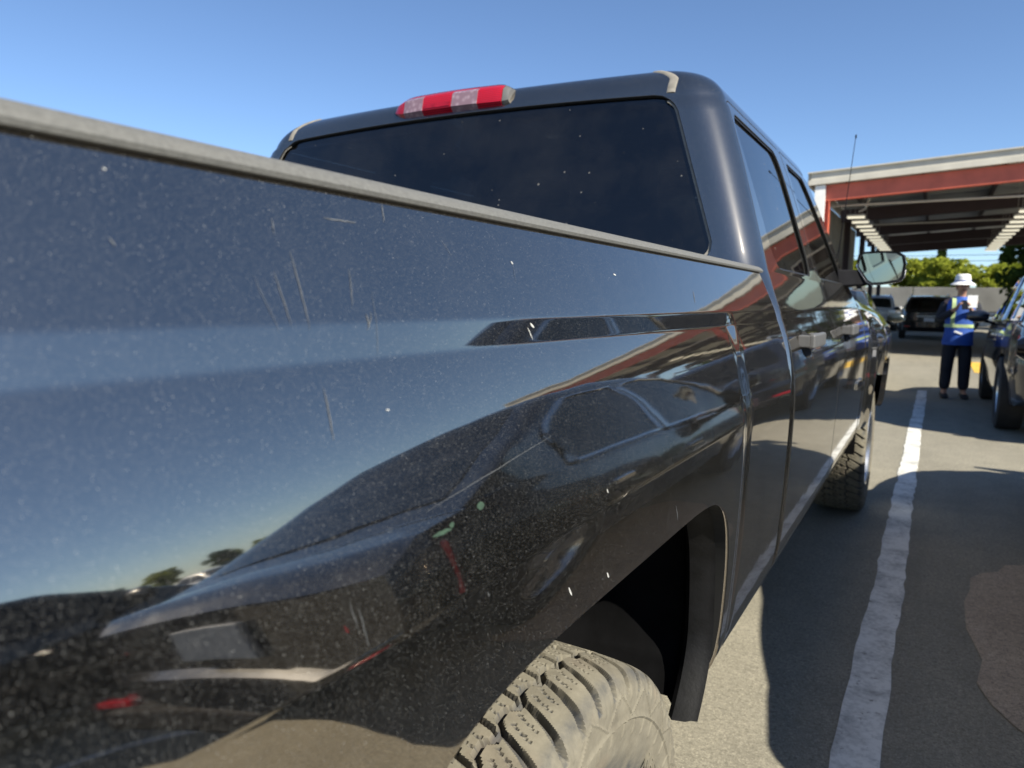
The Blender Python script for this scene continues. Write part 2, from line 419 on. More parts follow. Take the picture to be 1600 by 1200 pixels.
for k, x in enumerate((4.05, 6.85, 9.65, -1.75, -4.55)):
    painted_strip('parking_line', ((x, -3.6), (x+.03, 11.0)), .11, 'line_white', 'worn white painted stall line further along the row %s' % ('to the right', 'beyond the second car', 'beyond the third car', 'left of the pickup', 'past the empty stall')[k])
painted_strip('yellow_line', ((2.28, 14.9), (2.28, 17.9)), .56, 'line_yellow', 'yellow painted strip on the asphalt before the canopy', jit=.01)
# rough repaired patch in the next stall
rnd = random.Random(3); pv = []
for k in range(40):
    t = 2*math.pi*k/40; r_ = 1+rnd.uniform(-.05, .05)
    pv.append((2.05+.56*r_*math.copysign(abs(math.cos(t))**.7, math.cos(t)), 2.35+1.0*r_*math.copysign(abs(math.sin(t))**.7, math.sin(t)), .0045))
o = mesh_obj('asphalt_patch', pv, [tuple(range(40))], 'asphalt_patch', None, False); tag(o, 'brown rough repaired asphalt patch', kind='structure')

# ================================================================== PICKUP TRUCK
truck = empty('pickup_truck', 'dusty scratched black crew cab pickup truck with a grey bed rail cap', 'pickup truck', loc=(0, 0, 0))
TILT = [(1.76, 24), (1.69, 21), (1.50, 18.5), (1.30, 17.5), (1.262, 21), (1.255, 26), (1.20, 24.5), (1.1715, 23), (1.1675, 5.7), (1.149, 5.7), (1.145, 22),
        (1.10, 16.5), (1.07, 12.8), (1.03, 8.5), (.99, 4), (.96, .5), (.93, -1), (.80, -2), (.66, -4), (.60, -9), (.57, -22), (.54, -42), (.52, -55)]
def mk_table(ledge):
    zz = np.arange(1.76, .5195, -.0005); tz = np.array([t[0] for t in TILT][::-1]); tv = np.array([t[1] for t in TILT][::-1], float)
    if ledge < 1:
        flat = np.interp(tz, [.5, 1.10, 1.20, 2], [0, 0, 0, 0])
        for i, z in enumerate(tz):
            if 1.148 < z < 1.169: tv[i] = lerp(21, 5.7, ledge)
    ang = np.radians(np.interp(zz, tz, tv)); x = np.concatenate([[0], np.cumsum(np.tan(ang[:-1])*.0005)])
    x0 = np.interp(-1.255, -zz, x); return zz[::-1], (x-x0+.949)[::-1]
TB1, TB0, TB2 = mk_table(1.0), mk_table(.25), mk_table(.55)
def side_x(y, z):
    a = np.interp(z, *TB1)
    if y < -.12: a = lerp(a, np.interp(z, *TB2), smst(-.12, -.42, y))
    if y > .46:
        k = smst(.50, .56, y); a = lerp(a, np.interp(z, *TB0)+.0, k)
    return float(a)
def flare(y, z):
    gy = smst(-.66, -.44, y)*(1-smst(.495, .535, y)); 
    gz = .82*min(.087, max(0, 1.072-z))**2
    return gy*gz
def bed_x(y, z): return side_x(y, z)+flare(y, z)
def arch(y, z, yc, hw=.463, top=.897, n=6.3):
    # rounded square arch, negative inside the opening
    h = top-.36
    q = (abs((y-yc)/hw)**n+abs(max(0, z-.36)/h)**n)**(1/n); return (q-1)*.46
YS = np.arange(-1.19, .9631, .0119); 
ZS = np.concatenate([np.arange(.535, .97, .013), np.arange(.97, 1.141, .0065), np.arange(1.142, 1.176, .0016), np.arange(1.18, 1.2561, .0085), [1.256]])
bed_pos = lambda y, z: (bed_x(y, z), y, z)
bed_side = None
for sd_ in (1, -1):
    o = sheet_obj('bed_side', YS, ZS, lambda y, z: arch(y, z, 0), bed_pos, 'black_flake_paint', truck, sd_, lipmat='shadow_gap', lip=.045, lipdir=(-1, 0, 0))
    if sd_ > 0: bed_side = o
    # inner skin of the bed, wheelhouse liner, rail cap
    x = sd_
    def archpt(t, o):
        z_ = .36+t[1]*(.537-o); return t[0]*(.463-o)/.463*(1-.26*(max(0, .64-z_)/.17)**2), z_
    e_ = 6.3; ts = [(-.463*(1-q**e_)**(1/e_), q) for q in np.linspace(.27, .90, 20)]; cm = -ts[-1][0]
    ts += [(y_, (1-abs(y_/.463)**e_)**(1/e_)) for y_ in np.linspace(-cm, cm, 23)[1:-1]]; ts += [(-a_, q) for a_, q in ts[19::-1]]
    m = MB(); m.loft([[Vector((x*a, *archpt(t, o))) for a, o in ((.962, -.012), (.945, -.030), (.75, -.034), (.60, -.034))] for t in ts], False)
    lp = [Vector((x*.60, *archpt(t, -.034))) for t in ts]; assert len(lp) == 61; m.add(lp+[Vector((x*.60, 0, .40))], [(i_, i_+1, 61) for i_ in range(60)])
    m.build('wheelhouse_liner', 'liner_felt', truck)
    m = MB(); m.loft([[Vector((x*a, *archpt(t, o))) for a, o in ((1.008, .001), (.998, .003), (.990, .008), (.968, .012), (.960, .004), (.961, -.014))] for t in ts], False)
    m.build('liner_flange', 'flange_plastic', truck)
    m = MB(); m.box((x*.80, -.19, .955), (.02, 1.98, .50)); m.build('bed_inner_wall', 'black_plastic', truck, bevel=.004)
    prof = [(.9535, 1.2540), (.9545, 1.2570), (.9515, 1.2615), (.945, 1.2660), (.933, 1.2690), (.80, 1.2690), (.795, 1.255), (.90, 1.245)]
    m = MB(); m.loft([[Vector((x*a, y, c)) for a, c in prof] for y in np.linspace(-1.185, .975, 30)], True, True)
    m.build('bed_rail_cap', 'grey_plastic', truck, angle=50)
    m = MB(); m.hexa([(x*.99, -1.20, .80), (x*.84, -1.23, .80), (x*.84, -1.17, .80), (x*.99, -1.12, .80), (x*.96, -1.20, 1.22), (x*.84, -1.23, 1.22), (x*.84, -1.17, 1.22), (x*.96, -1.12, 1.22)])
    m.build('tail_lamp', 'red_lens', truck, bevel=.012)
MB().box((0, -.11, .71), (1.58, 2.14, .03)).build('bed_floor', 'black_plastic', truck, bevel=.004)
MB().box((0, .955, .97), (1.80, .02, .54)).build('bed_bulkhead', 'black_plastic', truck, bevel=.004)
m = MB(); m.box((0, -1.20, .985), (1.66, .055, .53)); tg = m.build('tailgate', 'black_flake_paint', truck, bevel=.02)
MB().box((0, -1.232, 1.12), (.26, .03, .08)).build('tailgate_handle', 'black_plastic', tg, bevel=.01)
MB().box((0, -1.30, .60), (1.90, .18, .20)).build('rear_bumper', 'chrome', truck, bevel=.035)
MB().box((0, 1.75, .46), (1.30, 5.6, .16)).build('chassis', 'interior_dark', truck, bevel=.02)
# small black splash shield behind the rear wheel arch corner with a pale edge
m = MB(); m.box((.955, .335, .47), (.018, .07, .10)); sh = m.build('splash_shield', 'black_plastic', truck, bevel=.004)

# ---------------- cab : rings of a profile (half width, height, rear y, front y)
PF = []
for z in list(np.arange(.54, 1.14, .03))+list(np.arange(1.14, 1.26, .006))+list(np.arange(1.262, 1.686, .022)):
    xh = float(np.interp(z, *TB0)); yr = .993+max(0, z-1.22)*.28; yf = 3.02-max(0, z-1.25)*1.06 if z > 1.25 else 3.02
    PF.append((xh, float(z), yr, yf))
xe, ze, yre, yfe = PF[-1]
for k in range(1, 15): # roof edge round and crown
    t = k/14; a = math.pi/2*t
    d = .115*math.sin(a*.0)+0
    sx = .125*(1-math.cos(a)); sz = .118*math.sin(a)
    PF.append((xe-.006-sx-.03*t, ze+sz, yre+.006+.030*t+.7*sx, yfe-.03-.5*sx-.08*t))
x1, z1, y1, f1 = PF[-1]
for k in range(1, 9):
    t = k/8; PF.append((lerp(x1, .04, t), z1+.022*math.sin(t*math.pi/2), lerp(y1, 1.80, t), lerp(f1, 1.84, t)))
PFA = np.array(PF); NT = len(PF)-1
def ring_pt(u, xh, yr, yf, zz_):
    rc = min(.085 if zz_ > 1.3 else lerp(.03, .085, smst(1.15, 1.30, zz_)), xh*.45); rf = min(.10, xh*.4); cr = .045*min(1, xh/.6)
    if u <= 1:      # rear wall
        X = (xh-rc)*u; return X, yr-cr*(1-(X/max(xh, 1e-4))**2)
    cb = cr*(1-((xh-rc)/xh)**2)
    if u <= 1.3:    # rear corner
        a = (u-1)/.3*math.pi/2; yb = yr-cb; return xh-rc+rc*math.sin(a), yb+rc-rc*math.cos(a)
    cf = .16*min(1, xh/.6); cfb = cf*(1-((xh-rf)/xh)**2)
    if u <= 2.7:
        t = (u-1.3)/1.4; return xh, lerp(yr-cb+rc, yf+cfb-rf, t)
    if u <= 3:
        a = (u-2.7)/.3*math.pi/2; return xh-rf+rf*math.cos(a), yf+cfb-rf+rf*math.sin(a)
    X = (xh-rf)*(4-u); return X, yf+cf*(1-(X/max(xh, 1e-4))**2)
def cab_pos(u, t):
    t = min(max(t, 0), NT); i = min(int(t), NT-1); q = PFA[i]*(1-(t-i))+PFA[i+1]*(t-i)
    X, Y = ring_pt(min(max(u, 0), 4), q[0], q[2], q[3], q[1]); return (X, Y, q[1])
US = np.concatenate([np.linspace(0, 1, 30), np.linspace(1, 1.3, 10)[1:], np.linspace(1.3, 2.7, 80)[1:], np.linspace(2.7, 3, 9)[1:], np.linspace(3, 4, 20)[1:]])
TS = np.arange(0, NT+.01, 1.0)
tz = lambda z: float(np.interp(z, PFA[:-8, 1], np.arange(len(PF)-8)))
def f_rearwin(P, u):
    if u > 1.2: return -1
    X, Y, Z = P; return hp([.842-.375*(Z-1.285)-abs(X), 1.708+.012*(1-(X/.7)**2)-Z, Z-1.285], .05)
def f_door(P, u, which):
    X, Y, Z = P
    if u < 1.02 or u > 3.2: return -1
    if which == 0: return hp([Y-(.993+max(0, Z-1.22)*.28+lerp(.022, .072, smst(1.15, 1.30, Z))), 1.915-Y, 1.700-Z, Z-.585], .03)
    return hp([Y-1.925, 2.985-Y, 2.955-(Z-1.25)*1.04-Y, 1.700-Z, Z-.585], .03)
def f_win(P, u, which):
    X, Y, Z = P
    if u < 1.1 or u > 3.2: return -1
    if which == 0: return hp([Y-1.195, 1.815-Y, 1.672-Z, Z-1.272], .065)
    return hp([Y-1.985, 2.80-(Z-1.25)*1.02-Y, 1.672-Z, Z-1.272], .03)
def f_wind(P, u):
    if u < 2.98: return -1
    X, Y, Z = P; return hp([.80-.30*(Z-1.25)-abs(X), 1.665-Z, Z-1.235], .05)
def cabf(fn): return lambda u, t: fn(cab_pos(u, t), u)
shell = lambda P, u: min(-f_rearwin(P, u), -max(f_door(P, u, 0), f_door(P, u, 1))-.0035, -f_wind(P, u))
inv = lambda g: (lambda P, u: g(P, u))
cabs = []
for sd_ in (1, -1):
    cabs.append(sheet_obj('cab_shell', US, TS, cabf(shell), cab_pos, 'black_flake_paint', truck, sd_, lip=.02, lipmat='shadow_gap'))
    ud = US[(US > 1.0) & (US < 3.25)]
    for w in (0, 1):
        d = sheet_obj('door', ud, TS[TS <= tz(1.735)], cabf(lambda P, u: min(f_door(P, u, w), -f_win(P, u, w))), cab_pos, 'black_flake_paint', truck, sd_, lip=.022, lipmat='shadow_gap')
        tw = np.arange(tz(1.25), tz(1.70), .5)
        g = sheet_obj('window', ud, tw, cabf(lambda P, u: f_win(P, u, w)+.008), cab_pos, 'side_glass' , d, sd_, off=-.0085)
        s_ = sheet_obj('window_seal', np.linspace(1.1, 3.2, 300), np.arange(tw[0], tw[-1], .25), cabf(lambda P, u: min(f_win(P, u, w)+.012, .0065-f_win(P, u, w))), cab_pos, 'seal_rubber', d, sd_, off=-.004)
        # pull handle, with the shade of its recess painted as a flat dark disc
        y0, hz = (1.145, 1.095) if w == 0 else (2.105, 1.095)
        xm = side_x(y0+.1, hz); m = MB(); m.box((sd_*(xm+.030), y0+.10, hz), (.016, .205, .036)); m.build('handle', 'handle_grey', d, bevel=.006)
        for q_ in (.012, .188): m = MB(); m.box((sd_*(xm+.012), y0+q_, hz), (.030, .028, .030)); m.build('handle_mount', 'handle_grey', d, bevel=.004)
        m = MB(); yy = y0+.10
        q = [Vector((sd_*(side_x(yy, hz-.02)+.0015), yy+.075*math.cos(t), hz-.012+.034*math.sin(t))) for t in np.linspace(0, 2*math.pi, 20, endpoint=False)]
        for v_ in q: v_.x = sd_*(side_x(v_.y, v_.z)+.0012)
        m.add(q, [tuple(range(20))]); m.build('handle_recess_shade', 'shadow_gap', d, smooth=False)
        if w == 1:
            m = MB(); 
            for k in range(7):
                yy = 2.62+.035*k; m.box((sd_*(side_x(yy, .86)+.003), yy, .845+.004*(k % 2)), (.006, .024, .030+.004*(k % 3)))
            m.build('badge', 'chrome', d, bevel=.002)
# glass
def both(fn):
    a = fn(1); b_ = fn(-1); return a, b_
for sd_ in (1, -1):
    o = sheet_obj('rear_window', US[US <= 1.25], np.arange(tz(1.26), tz(1.745), .5), cabf(lambda P, u: f_rearwin(P, u)+.002), cab_pos, 'tinted_glass', truck, sd_, off=-.010)
    sheet_obj('glass_trim', np.linspace(0, 1.2, 190), np.arange(tz(1.26), tz(1.745), .25), cabf(lambda P, u: min(f_rearwin(P, u)+.004, .0075-f_rearwin(P, u), 1.694-P[2])), cab_pos, 'dusty_trim', o, sd_, off=-.005)
    sheet_obj('windscreen', US[US >= 2.9], np.arange(tz(1.2), tz(1.745), .5), cabf(lambda P, u: f_wind(P, u)+.006), cab_pos, 'windscreen_glass', truck, sd_, off=-.012)
    # roof ditch moulding with dusty rear end
    m = MB(); rings = []
    tt = tz(1.64)+9
    def ditch(y_, s_=sd_):
        return None
    pts = []
    for k in range(16):
        tt_ = lerp(tz(1.712), NT-11.2, k/15); i_ = min(int(tt_), NT-1); q_ = PFA[i_]*(1-(tt_-i_))+PFA[min(i_+1, NT)]*(tt_-i_)
        q = cab_pos(min(1, .672/max(.1, q_[0]-.085)), tt_); pts.append(Vector((sd_*q[0], q[1]+.001, q[2])))
    for i, c in enumerate(pts):
        tn = (pts[min(i+1, len(pts)-1)]-pts[max(i-1, 0)]).normalized(); nrm = Vector((1, 0, 0)).cross(tn).normalized()
        rings.append([c+Vector((a, 0, 0))+nrm*h for a, h in ((-.012, -.006), (-.012, .001), (-.007, .003), (.007, .003), (.012, .001), (.012, -.006))])
    m.loft(rings, True, True); m.build('roof_moulding', 'dusty_trim', truck)
# inside of the cab : dark tub, seats, wheel
MB().box((0, 2.0, .66), (1.80, 1.95, .10)).build('cab_floor', 'interior_dark', truck, bevel=.01)
MB().box((0, 2.86, 1.06), (1.66, .30, .32)).build('dashboard', 'interior_dark', truck, bevel=.05)
def seat(x, y, w):
    m = MB(); m.box((x, y, .92), (w, .50, .18)); s_ = m.build('seat', 'interior_dark', truck, bevel=.05, seg=3)
    MB().box((x, y-.30, 1.20), (w, .15, .60), Matrix.Rotation(R(14), 3, 'X')).build('backrest', 'interior_dark', s_, bevel=.05, seg=3)
    for hx in ((x,) if w < .7 else (x-.42, x+.42)):
        MB().box((hx, y-.38, 1.545), (.27, .11, .17)).build('headrest', 'interior_dark', s_, bevel=.04, seg=3)
seat(-.40, 2.45, .56); seat(.40, 2.45, .56); seat(0, 1.76, 1.40)
MB().box((0, 2.44, 1.555), (.24, .02, .06)).build('inside_mirror', 'interior_dark', truck, bevel=.008)
m = MB(); rings = []
for k in range(25):
    t = 2*math.pi*k/24
    c = Vector((-.40+.185*math.cos(t), 2.72-.07*math.sin(t), 1.14+.17*math.sin(t))); rings.append(c)
m.tube(rings, .015, 8); m.build('steering_wheel', 'interior_dark', truck)

# ---------------- third brake light on the cab back
cb = None
m = MB(); rings = []
def chm(xa, xb, za, zb, out, name, mat, parent, n=40, zc=1.7555):
    m = MB(); rings = []
    for k in range(n+1):
        x = lerp(xa, xb, k/n); 
        endt = max(.04, 1-max(0, (-x-.12)/.084)**2.4-max(0, (x-.165)/.048)**2.2*.75)**.5
        yb = 1.108+.030*(x/.6)**2*1.5
        zc0 = zc+.002-.02*(x/.5)**2
        rings.append([Vector((x, yb+.05, zc0+za*endt)), Vector((x, yb-out*endt+.012, zc0+za*endt)), Vector((x, yb-out*endt, zc0+za*.5*endt)),
                      Vector((x, yb-out*endt*.9+.006, zc0+zb*.6*endt)), Vector((x, yb-out*.5*endt+.016, zc0+zb*endt)), Vector((x, yb+.09, zc0+zb*endt))])
    m.loft(rings, True, True); return m.build(name, mat, parent, angle=40)
chb = chm(-.206, .206, -.036, .038, .014, 'brake_light', 'black_plastic', truck)
chm(-.199, .188, -.032, .036, .0205, 'red_lens', 'red_lens', chb, 40)
chm(-.156, -.084, -.031, .0355, .0213, 'clear_segment', 'clear_lens', chb, 10)
chm(.022, .110, -.0315, .0355, .0213, 'clear_segment', 'clear_lens', chb, 10)
chm(-.078, .016, -.024, .018, .0213, 'red_segment', 'red_dark_lens', chb, 10)
chm(.190, .208, -.033, .037, .019, 'end_cap', 'handle_grey', chb, 4)

# ---------------- front wings, bonnet, grille, bumper
def fen_x(y, z):
    x = float(np.interp(min(z, 1.2), *TB0)); y2 = y-3.886
    x += .016*smst(-.60, -.46, y2)*(1-smst(.5, .75, y2))*min(1, max(0, (1.09-z)/.08))
    x += .03*smst(3.2, 3.9, y)*smst(1.19, 1.05, z)
    return x-.33*max(0, y-4.25)**2/.36*.9
ztop = lambda y: 1.215-.035*smst(3.0, 4.0, y)-.10*smst(4.0, 4.85, y)
yf_ = np.arange(2.995, 4.80, .018); vf_ = np.linspace(0, 1, 40)
fpos = lambda y, v: (fen_x(y, lerp(.56, ztop(y), v))-.05*max(0, v-.93)/.07*.5, y, lerp(.56, ztop(y), v))
for sd_ in (1, -1):
    sheet_obj('front_wing', yf_, vf_, lambda y, v: arch(y, lerp(.56, ztop(y), v), 3.886, .455, .885), fpos, 'black_flake_paint', truck, sd_, lip=.03, lipdir=(-1, 0, 0))
    m = MB(); rings = []
    for k in range(17):
        t = math.pi*k/16; cy, cz = 3.886-math.cos(t)*.44, .40+max(0, math.sin(t))**.55*.46
        rings.append([Vector((sd_*.98, cy, cz)), Vector((sd_*.62, cy, cz))])
    m.loft(rings, False); m.build('wheelhouse_liner', 'liner_felt', truck)
    m = MB(); m.hexa([(sd_*.60, 4.80, .93), (sd_*.88, 4.62, .93), (sd_*.86, 4.55, .93), (sd_*.60, 4.70, .93), (sd_*.60, 4.77, 1.10), (sd_*.85, 4.60, 1.10), (sd_*.84, 4.5, 1.10), (sd_*.6, 4.66, 1.10)])
    m.build('headlight', 'clear_lens', truck, bevel=.01)
hv = []; hf = []; hx_ = np.linspace(-1, 1, 25); hy = np.arange(2.92, 4.79, .05)
for y in hy:
    for a in hx_:
        e = fen_x(y, ztop(y)-.001)-.028; hv.append((a*e, y+.04*(1-a*a), ztop(y)+.045*(1-abs(a)**3)+.012*math.exp(-((abs(a)-.45)/.12)**2)))
for i in range(len(hy)-1):
    for j in range(24): hf.append((i*25+j, (i+1)*25+j, (i+1)*25+j+1, i*25+j+1))
mesh_obj('bonnet', hv, [q[::-1] for q in hf], 'black_flake_paint', truck)
m = MB(); m.box((0, 4.74, .93), (1.20, .10, .34)); gr = m.build('grille', 'chrome', truck, bevel=.03)
for k in range(4): MB().box((0, 4.80, .82+.07*k), (1.10, .02, .03)).build('grille_bar', 'black_plastic', gr, bevel=.006)
m = MB(); rings = []
for k in range(13):
    a = k/12*2-1; yy = 4.93-.30*abs(a)**2.6; rings.append([Vector((a*.95, yy-.12, .50)), Vector((a*.95, yy, .52)), Vector((a*.95, yy, .72)), Vector((a*.95, yy-.12, .75))])
m.loft(rings, True, True); m.build('front_bumper', 'chrome', truck)
# antenna on the right wing
m = MB(); m.tube([(.84, 3.16, 1.20), (.845, 3.165, 1.24), (.872, 3.18, 1.5), (.905, 3.20, 1.98)], [.009, .006, .0022, .0015], 6); an = m.build('antenna', 'black_plastic', truck)
MB().revolve([(-.008, .0005), (-.008, .0035), (.006, .004), (.010, .0005)], 8, 'z', (.906, 3.2, 1.985)).build('antenna_tip', 'black_plastic', an)
# door mirrors
for sd_ in (1, -1):
    out = [(.985, 1.292), (1.002, 1.400), (1.012, 1.408), (1.10, 1.414), (1.15, 1.405), (1.168, 1.375), (1.164, 1.305), (1.148, 1.287), (1.062, 1.276), (1.045, 1.276)]
    out = [(.986, 1.350), (.992, 1.398), (1.006, 1.411), (1.08, 1.415), (1.142, 1.411), (1.168, 1.396), (1.176, 1.360), (1.172, 1.305), (1.158, 1.285), (1.10, 1.274), (1.050, 1.270), (1.030, 1.283)]
    c = Vector((1.085, 0, 1.345)); m = MB(); rings = []
    for y, sc, sx in ((2.744, .93, 0), (2.738, .99, 0), (2.75, 1.0, 0), (2.79, 1.0, .002), (2.84, .93, .0), (2.875, .78, -.01), (2.895, .5, -.02), (2.90, .1, -.02)):
        rings.append([Vector((sd_*(c.x+(a-c.x)*sc+sx), y, c.z+(z-c.z)*sc)) for a, z in out])
    m.loft(rings, True, False); hsg = m.build('mirror', 'black_flake_paint', truck, angle=45)
    m = MB(); m.add([Vector((sd_*(c.x+(a-c.x)*.955), 2.7435, c.z+(z-c.z)*.95)) for a, z in out], [tuple(range(12))]); m.build('mirror_back', 'seal_rubber', hsg, smooth=False)
    m = MB(); m.add([Vector((sd_*(c.x+(a-c.x)*.88), 2.7375-.02*(a-c.x)-.05*(z-c.z), c.z+(z-c.z)*.85)) for a, z in out], [tuple(range(12))]); m.build('mirror_glass', 'mirror_glass', hsg, smooth=False)
    m = MB(); m.hexa([(sd_*.925, 2.70, 1.262), (sd_*1.05, 2.755, 1.272), (sd_*1.05, 2.83, 1.272), (sd_*.925, 2.83, 1.262), (sd_*.915, 2.70, 1.335), (sd_*1.02, 2.755, 1.335), (sd_*1.02, 2.83, 1.335), (sd_*.915, 2.83, 1.335)])
    m.build('mirror_arm', 'black_plastic', hsg, bevel=.008)

# ---------------- wheels
def tri(x): return abs((x % 1)*2-1)*2-1
def tyre_mesh(name, NS, fine):
    prof = [(-.100, .232), (-.120, .247), (-.133, .285), (-.1375, .318), (-.1365, .350), (-.1325, .374), (-.124, .3885), (-.108, .3935), (-.085, .3962), (-.05, .3985), (0, .3995)]
    prof = prof+[(-a, r_) for a, r_ in prof[-2::-1]]
    P = np.array(prof); 
    seg = np.concatenate([[0], np.cumsum(np.hypot(*np.diff(P, axis=0).T))]); tot = seg[-1]
    # smooth resample (Catmull-Rom by cubic through dense linear + box filter)
    dn = np.linspace(0, tot, 2001); A = np.interp(dn, seg, P[:, 0]); B = np.interp(dn, seg, P[:, 1])
    ker = np.ones(61)/61; pad = lambda q: np.concatenate([2*q[0]-q[30:0:-1], q, 2*q[-1]-q[-2:-32:-1]])
    A2 = np.convolve(pad(A), ker, 'valid'); B2 = np.convolve(pad(B), ker, 'valid')
    NW = 210 if fine else 60
    w = np.linspace(0, tot, NW); a = np.interp(w, dn, A2[:2001]); r_ = np.interp(w, dn, B2[:2001])
    th = np.linspace(0, 2*np.pi, NS, endpoint=False)
    TH, Aa = np.meshgrid(th, a, indexing='ij'); _, Rr = np.meshgrid(th, r_, indexing='ij')
    da, dr = np.gradient(a), np.gradient(r_); ln = np.hypot(da, dr); na, nr = -dr/ln, da/ln
    N = 46; s = TH*N/(2*np.pi); aa = np.abs(Aa); sg = np.sign(Aa)
    tr = lambda x: np.abs((x % 1)*2-1)*2-1
    near = lambda x: np.abs((x+.5) % 1-.5)          # distance to nearest integer
    sm = lambda d, w_, e: np.clip((d-w_)/e+.5, 0, 1)  # 0 in groove, 1 on block
    pit = 2*np.pi*.398/N
    tread = (Rr > .362)
    # shoulder lugs : slanted groove that swings towards the sidewall
    ss = s+.5*(sg < 0)+(aa-.058)*9.*sg*0+np.clip(aa-.058, 0, .1)**1.2*18
    wsh = .070+.06*np.clip((aa-.06)/.07, 0, 1)
    lug = sm(near(ss), wsh, .022)
    lug = np.where(aa > .060, lug, 1)
    # circumferential zigzag between shoulder and centre
    zz = np.abs(aa-(.0575+.0050*np.sign(tr(ss*1.0+.1))*np.clip(np.abs(tr(ss+.1))*3, 0, 1)))
    circ = sm(zz, .0046, .0016)
    # centre blocks: two rows, slanted cross grooves, stepped centre groove
    sc = s+.5*(Aa > 0)+Aa*5.5
    cross = np.where((aa < .057), sm(near(sc+.25), .060, .022), 1)
    hook = np.where((aa < .057) & (aa > .024) & (aa < .034), sm(near(sc+.25)-.0, .17, .05), 1)
    mid = sm(np.abs(Aa-.0065*np.sign(tr(s+.3))*np.clip(np.abs(tr(s+.3))*4, 0, 1)), .0026, .002)
    hgt = np.minimum.reduce([lug, circ, cross, np.maximum(hook, .35), np.maximum(mid, .2)])
    H = np.where(tread, -.0125*(1-hgt)*np.clip((Rr-.362)/.016, 0, 1), 0)
    sip = np.zeros_like(H)
    if fine: # zigzag sipes
        for (lo, hi, base, k) in ((.012, .050, sc+.62, 1), (.012, .050, sc+.88, 1), (.066, .100, ss+.36, 1), (.066, .100, ss+.66, 1)):
            zig = .035*tr(aa/.0085)
            m_ = (aa > lo) & (aa < hi) & (np.sin(aa*900+k) > -.75)
            cutm = np.where(m_ & tread & (hgt > .95), 1-np.clip((near(base+zig)-.014)/.016, 0, 1), 0); H += -.0045*cutm; sip = np.maximum(sip, cutm)
    # sidewall: lugs run out into V ribs, a ring rib, radial ribs
    sw = np.where((Rr < .374) & (Rr > .30), 1., 0)
    vr = np.abs(Rr-(.352+.017*tr(TH*N/(2*np.pi)*.5+.2))); H += sw*.0020*np.clip(1-(vr-.0010)/.0013, 0, 1)*(Rr > .333)
    H += sw*.0024*np.clip(1-(np.abs(Rr-.331)-.0012)/.0012, 0, 1)
    rb = near(TH*N/(2*np.pi)*1.0); H += np.where((Rr > .306) & (Rr < .331), .0014*np.clip(1-(rb-.05)/.05, 0, 1), 0)
    rb2 = near(TH*N/(2*np.pi)*2.0); H += np.where((Rr < .376) & (Rr > .358), .0012*np.clip(1-(rb2-.10)/.1, 0, 1), 0)
    X = Aa+na[None, :]*H; Q = Rr+nr[None, :]*H
    V = np.stack([X, Q*np.sin(TH), Q*np.cos(TH)], -1).reshape(-1, 3)
    i = np.arange(NS)[:, None]; j = np.arange(NW-1)[None, :]; i2 = (i+1) % NS
    Fc = np.stack([i*NW+j, i2*NW+j, i2*NW+j+1, i*NW+j+1], -1).reshape(-1, 4)
    me = bpy.data.meshes.new(name); me.vertices.add(len(V)); me.vertices.foreach_set('co', V.ravel())
    me.loops.add(Fc.size); me.loops.foreach_set('vertex_index', Fc.ravel()); me.polygons.add(len(Fc))
    me.polygons.foreach_set('loop_start', np.arange(0, Fc.size, 4)); me.polygons.foreach_set('loop_total', np.full(len(Fc), 4))
    me.polygons.foreach_set('use_smooth', np.ones(len(Fc), bool)); me.update(); me.validate(); me.set_sharp_from_angle(angle=R(28))
    wear_shade = np.exp(-((aa-.124)/.008)**2)*.9+np.where(tread & (hgt < .4), 1.2, 0)+sip*1.6  # worn shoulder band, painted groove shade, dust-free sipes
    at = me.attributes.new('wear_shade', 'FLOAT', 'POINT'); at.data.foreach_set('value', wear_shade.ravel().astype(np.float32))
    me.materials.append(MATS['dusty_rubber']); return me
ty_fine, ty_low = tyre_mesh('tyre', 1500, True), tyre_mesh('tyre', 360, False)
m = MB(); m.revolve([(-.10, .228), (.085, .228), (.128, .236), (.136, .228), (.130, .216), (.09, .207), (.06, .19)], 48)
for k in range(6):
    t = k*math.pi/3; mt = Matrix.Rotation(t, 3, 'X')
    m.add([mt @ Vector(q) for q in ((.085, -.028, .05), (.085, .028, .05), (.110, .036, .21), (.110, -.036, .21), (.02, -.028, .05), (.02, .028, .05), (.03, .036, .21), (.03, -.036, .21))],
          [(0,1,2,3), (7,6,5,4), (0,4,5,1), (1,5,6,2), (2,6,7,3), (3,7,4,0)])
m.revolve([(.07, .001), (.07, .06), (.05, .075), (.0, .075)], 24)
rim_me = None
LET = None
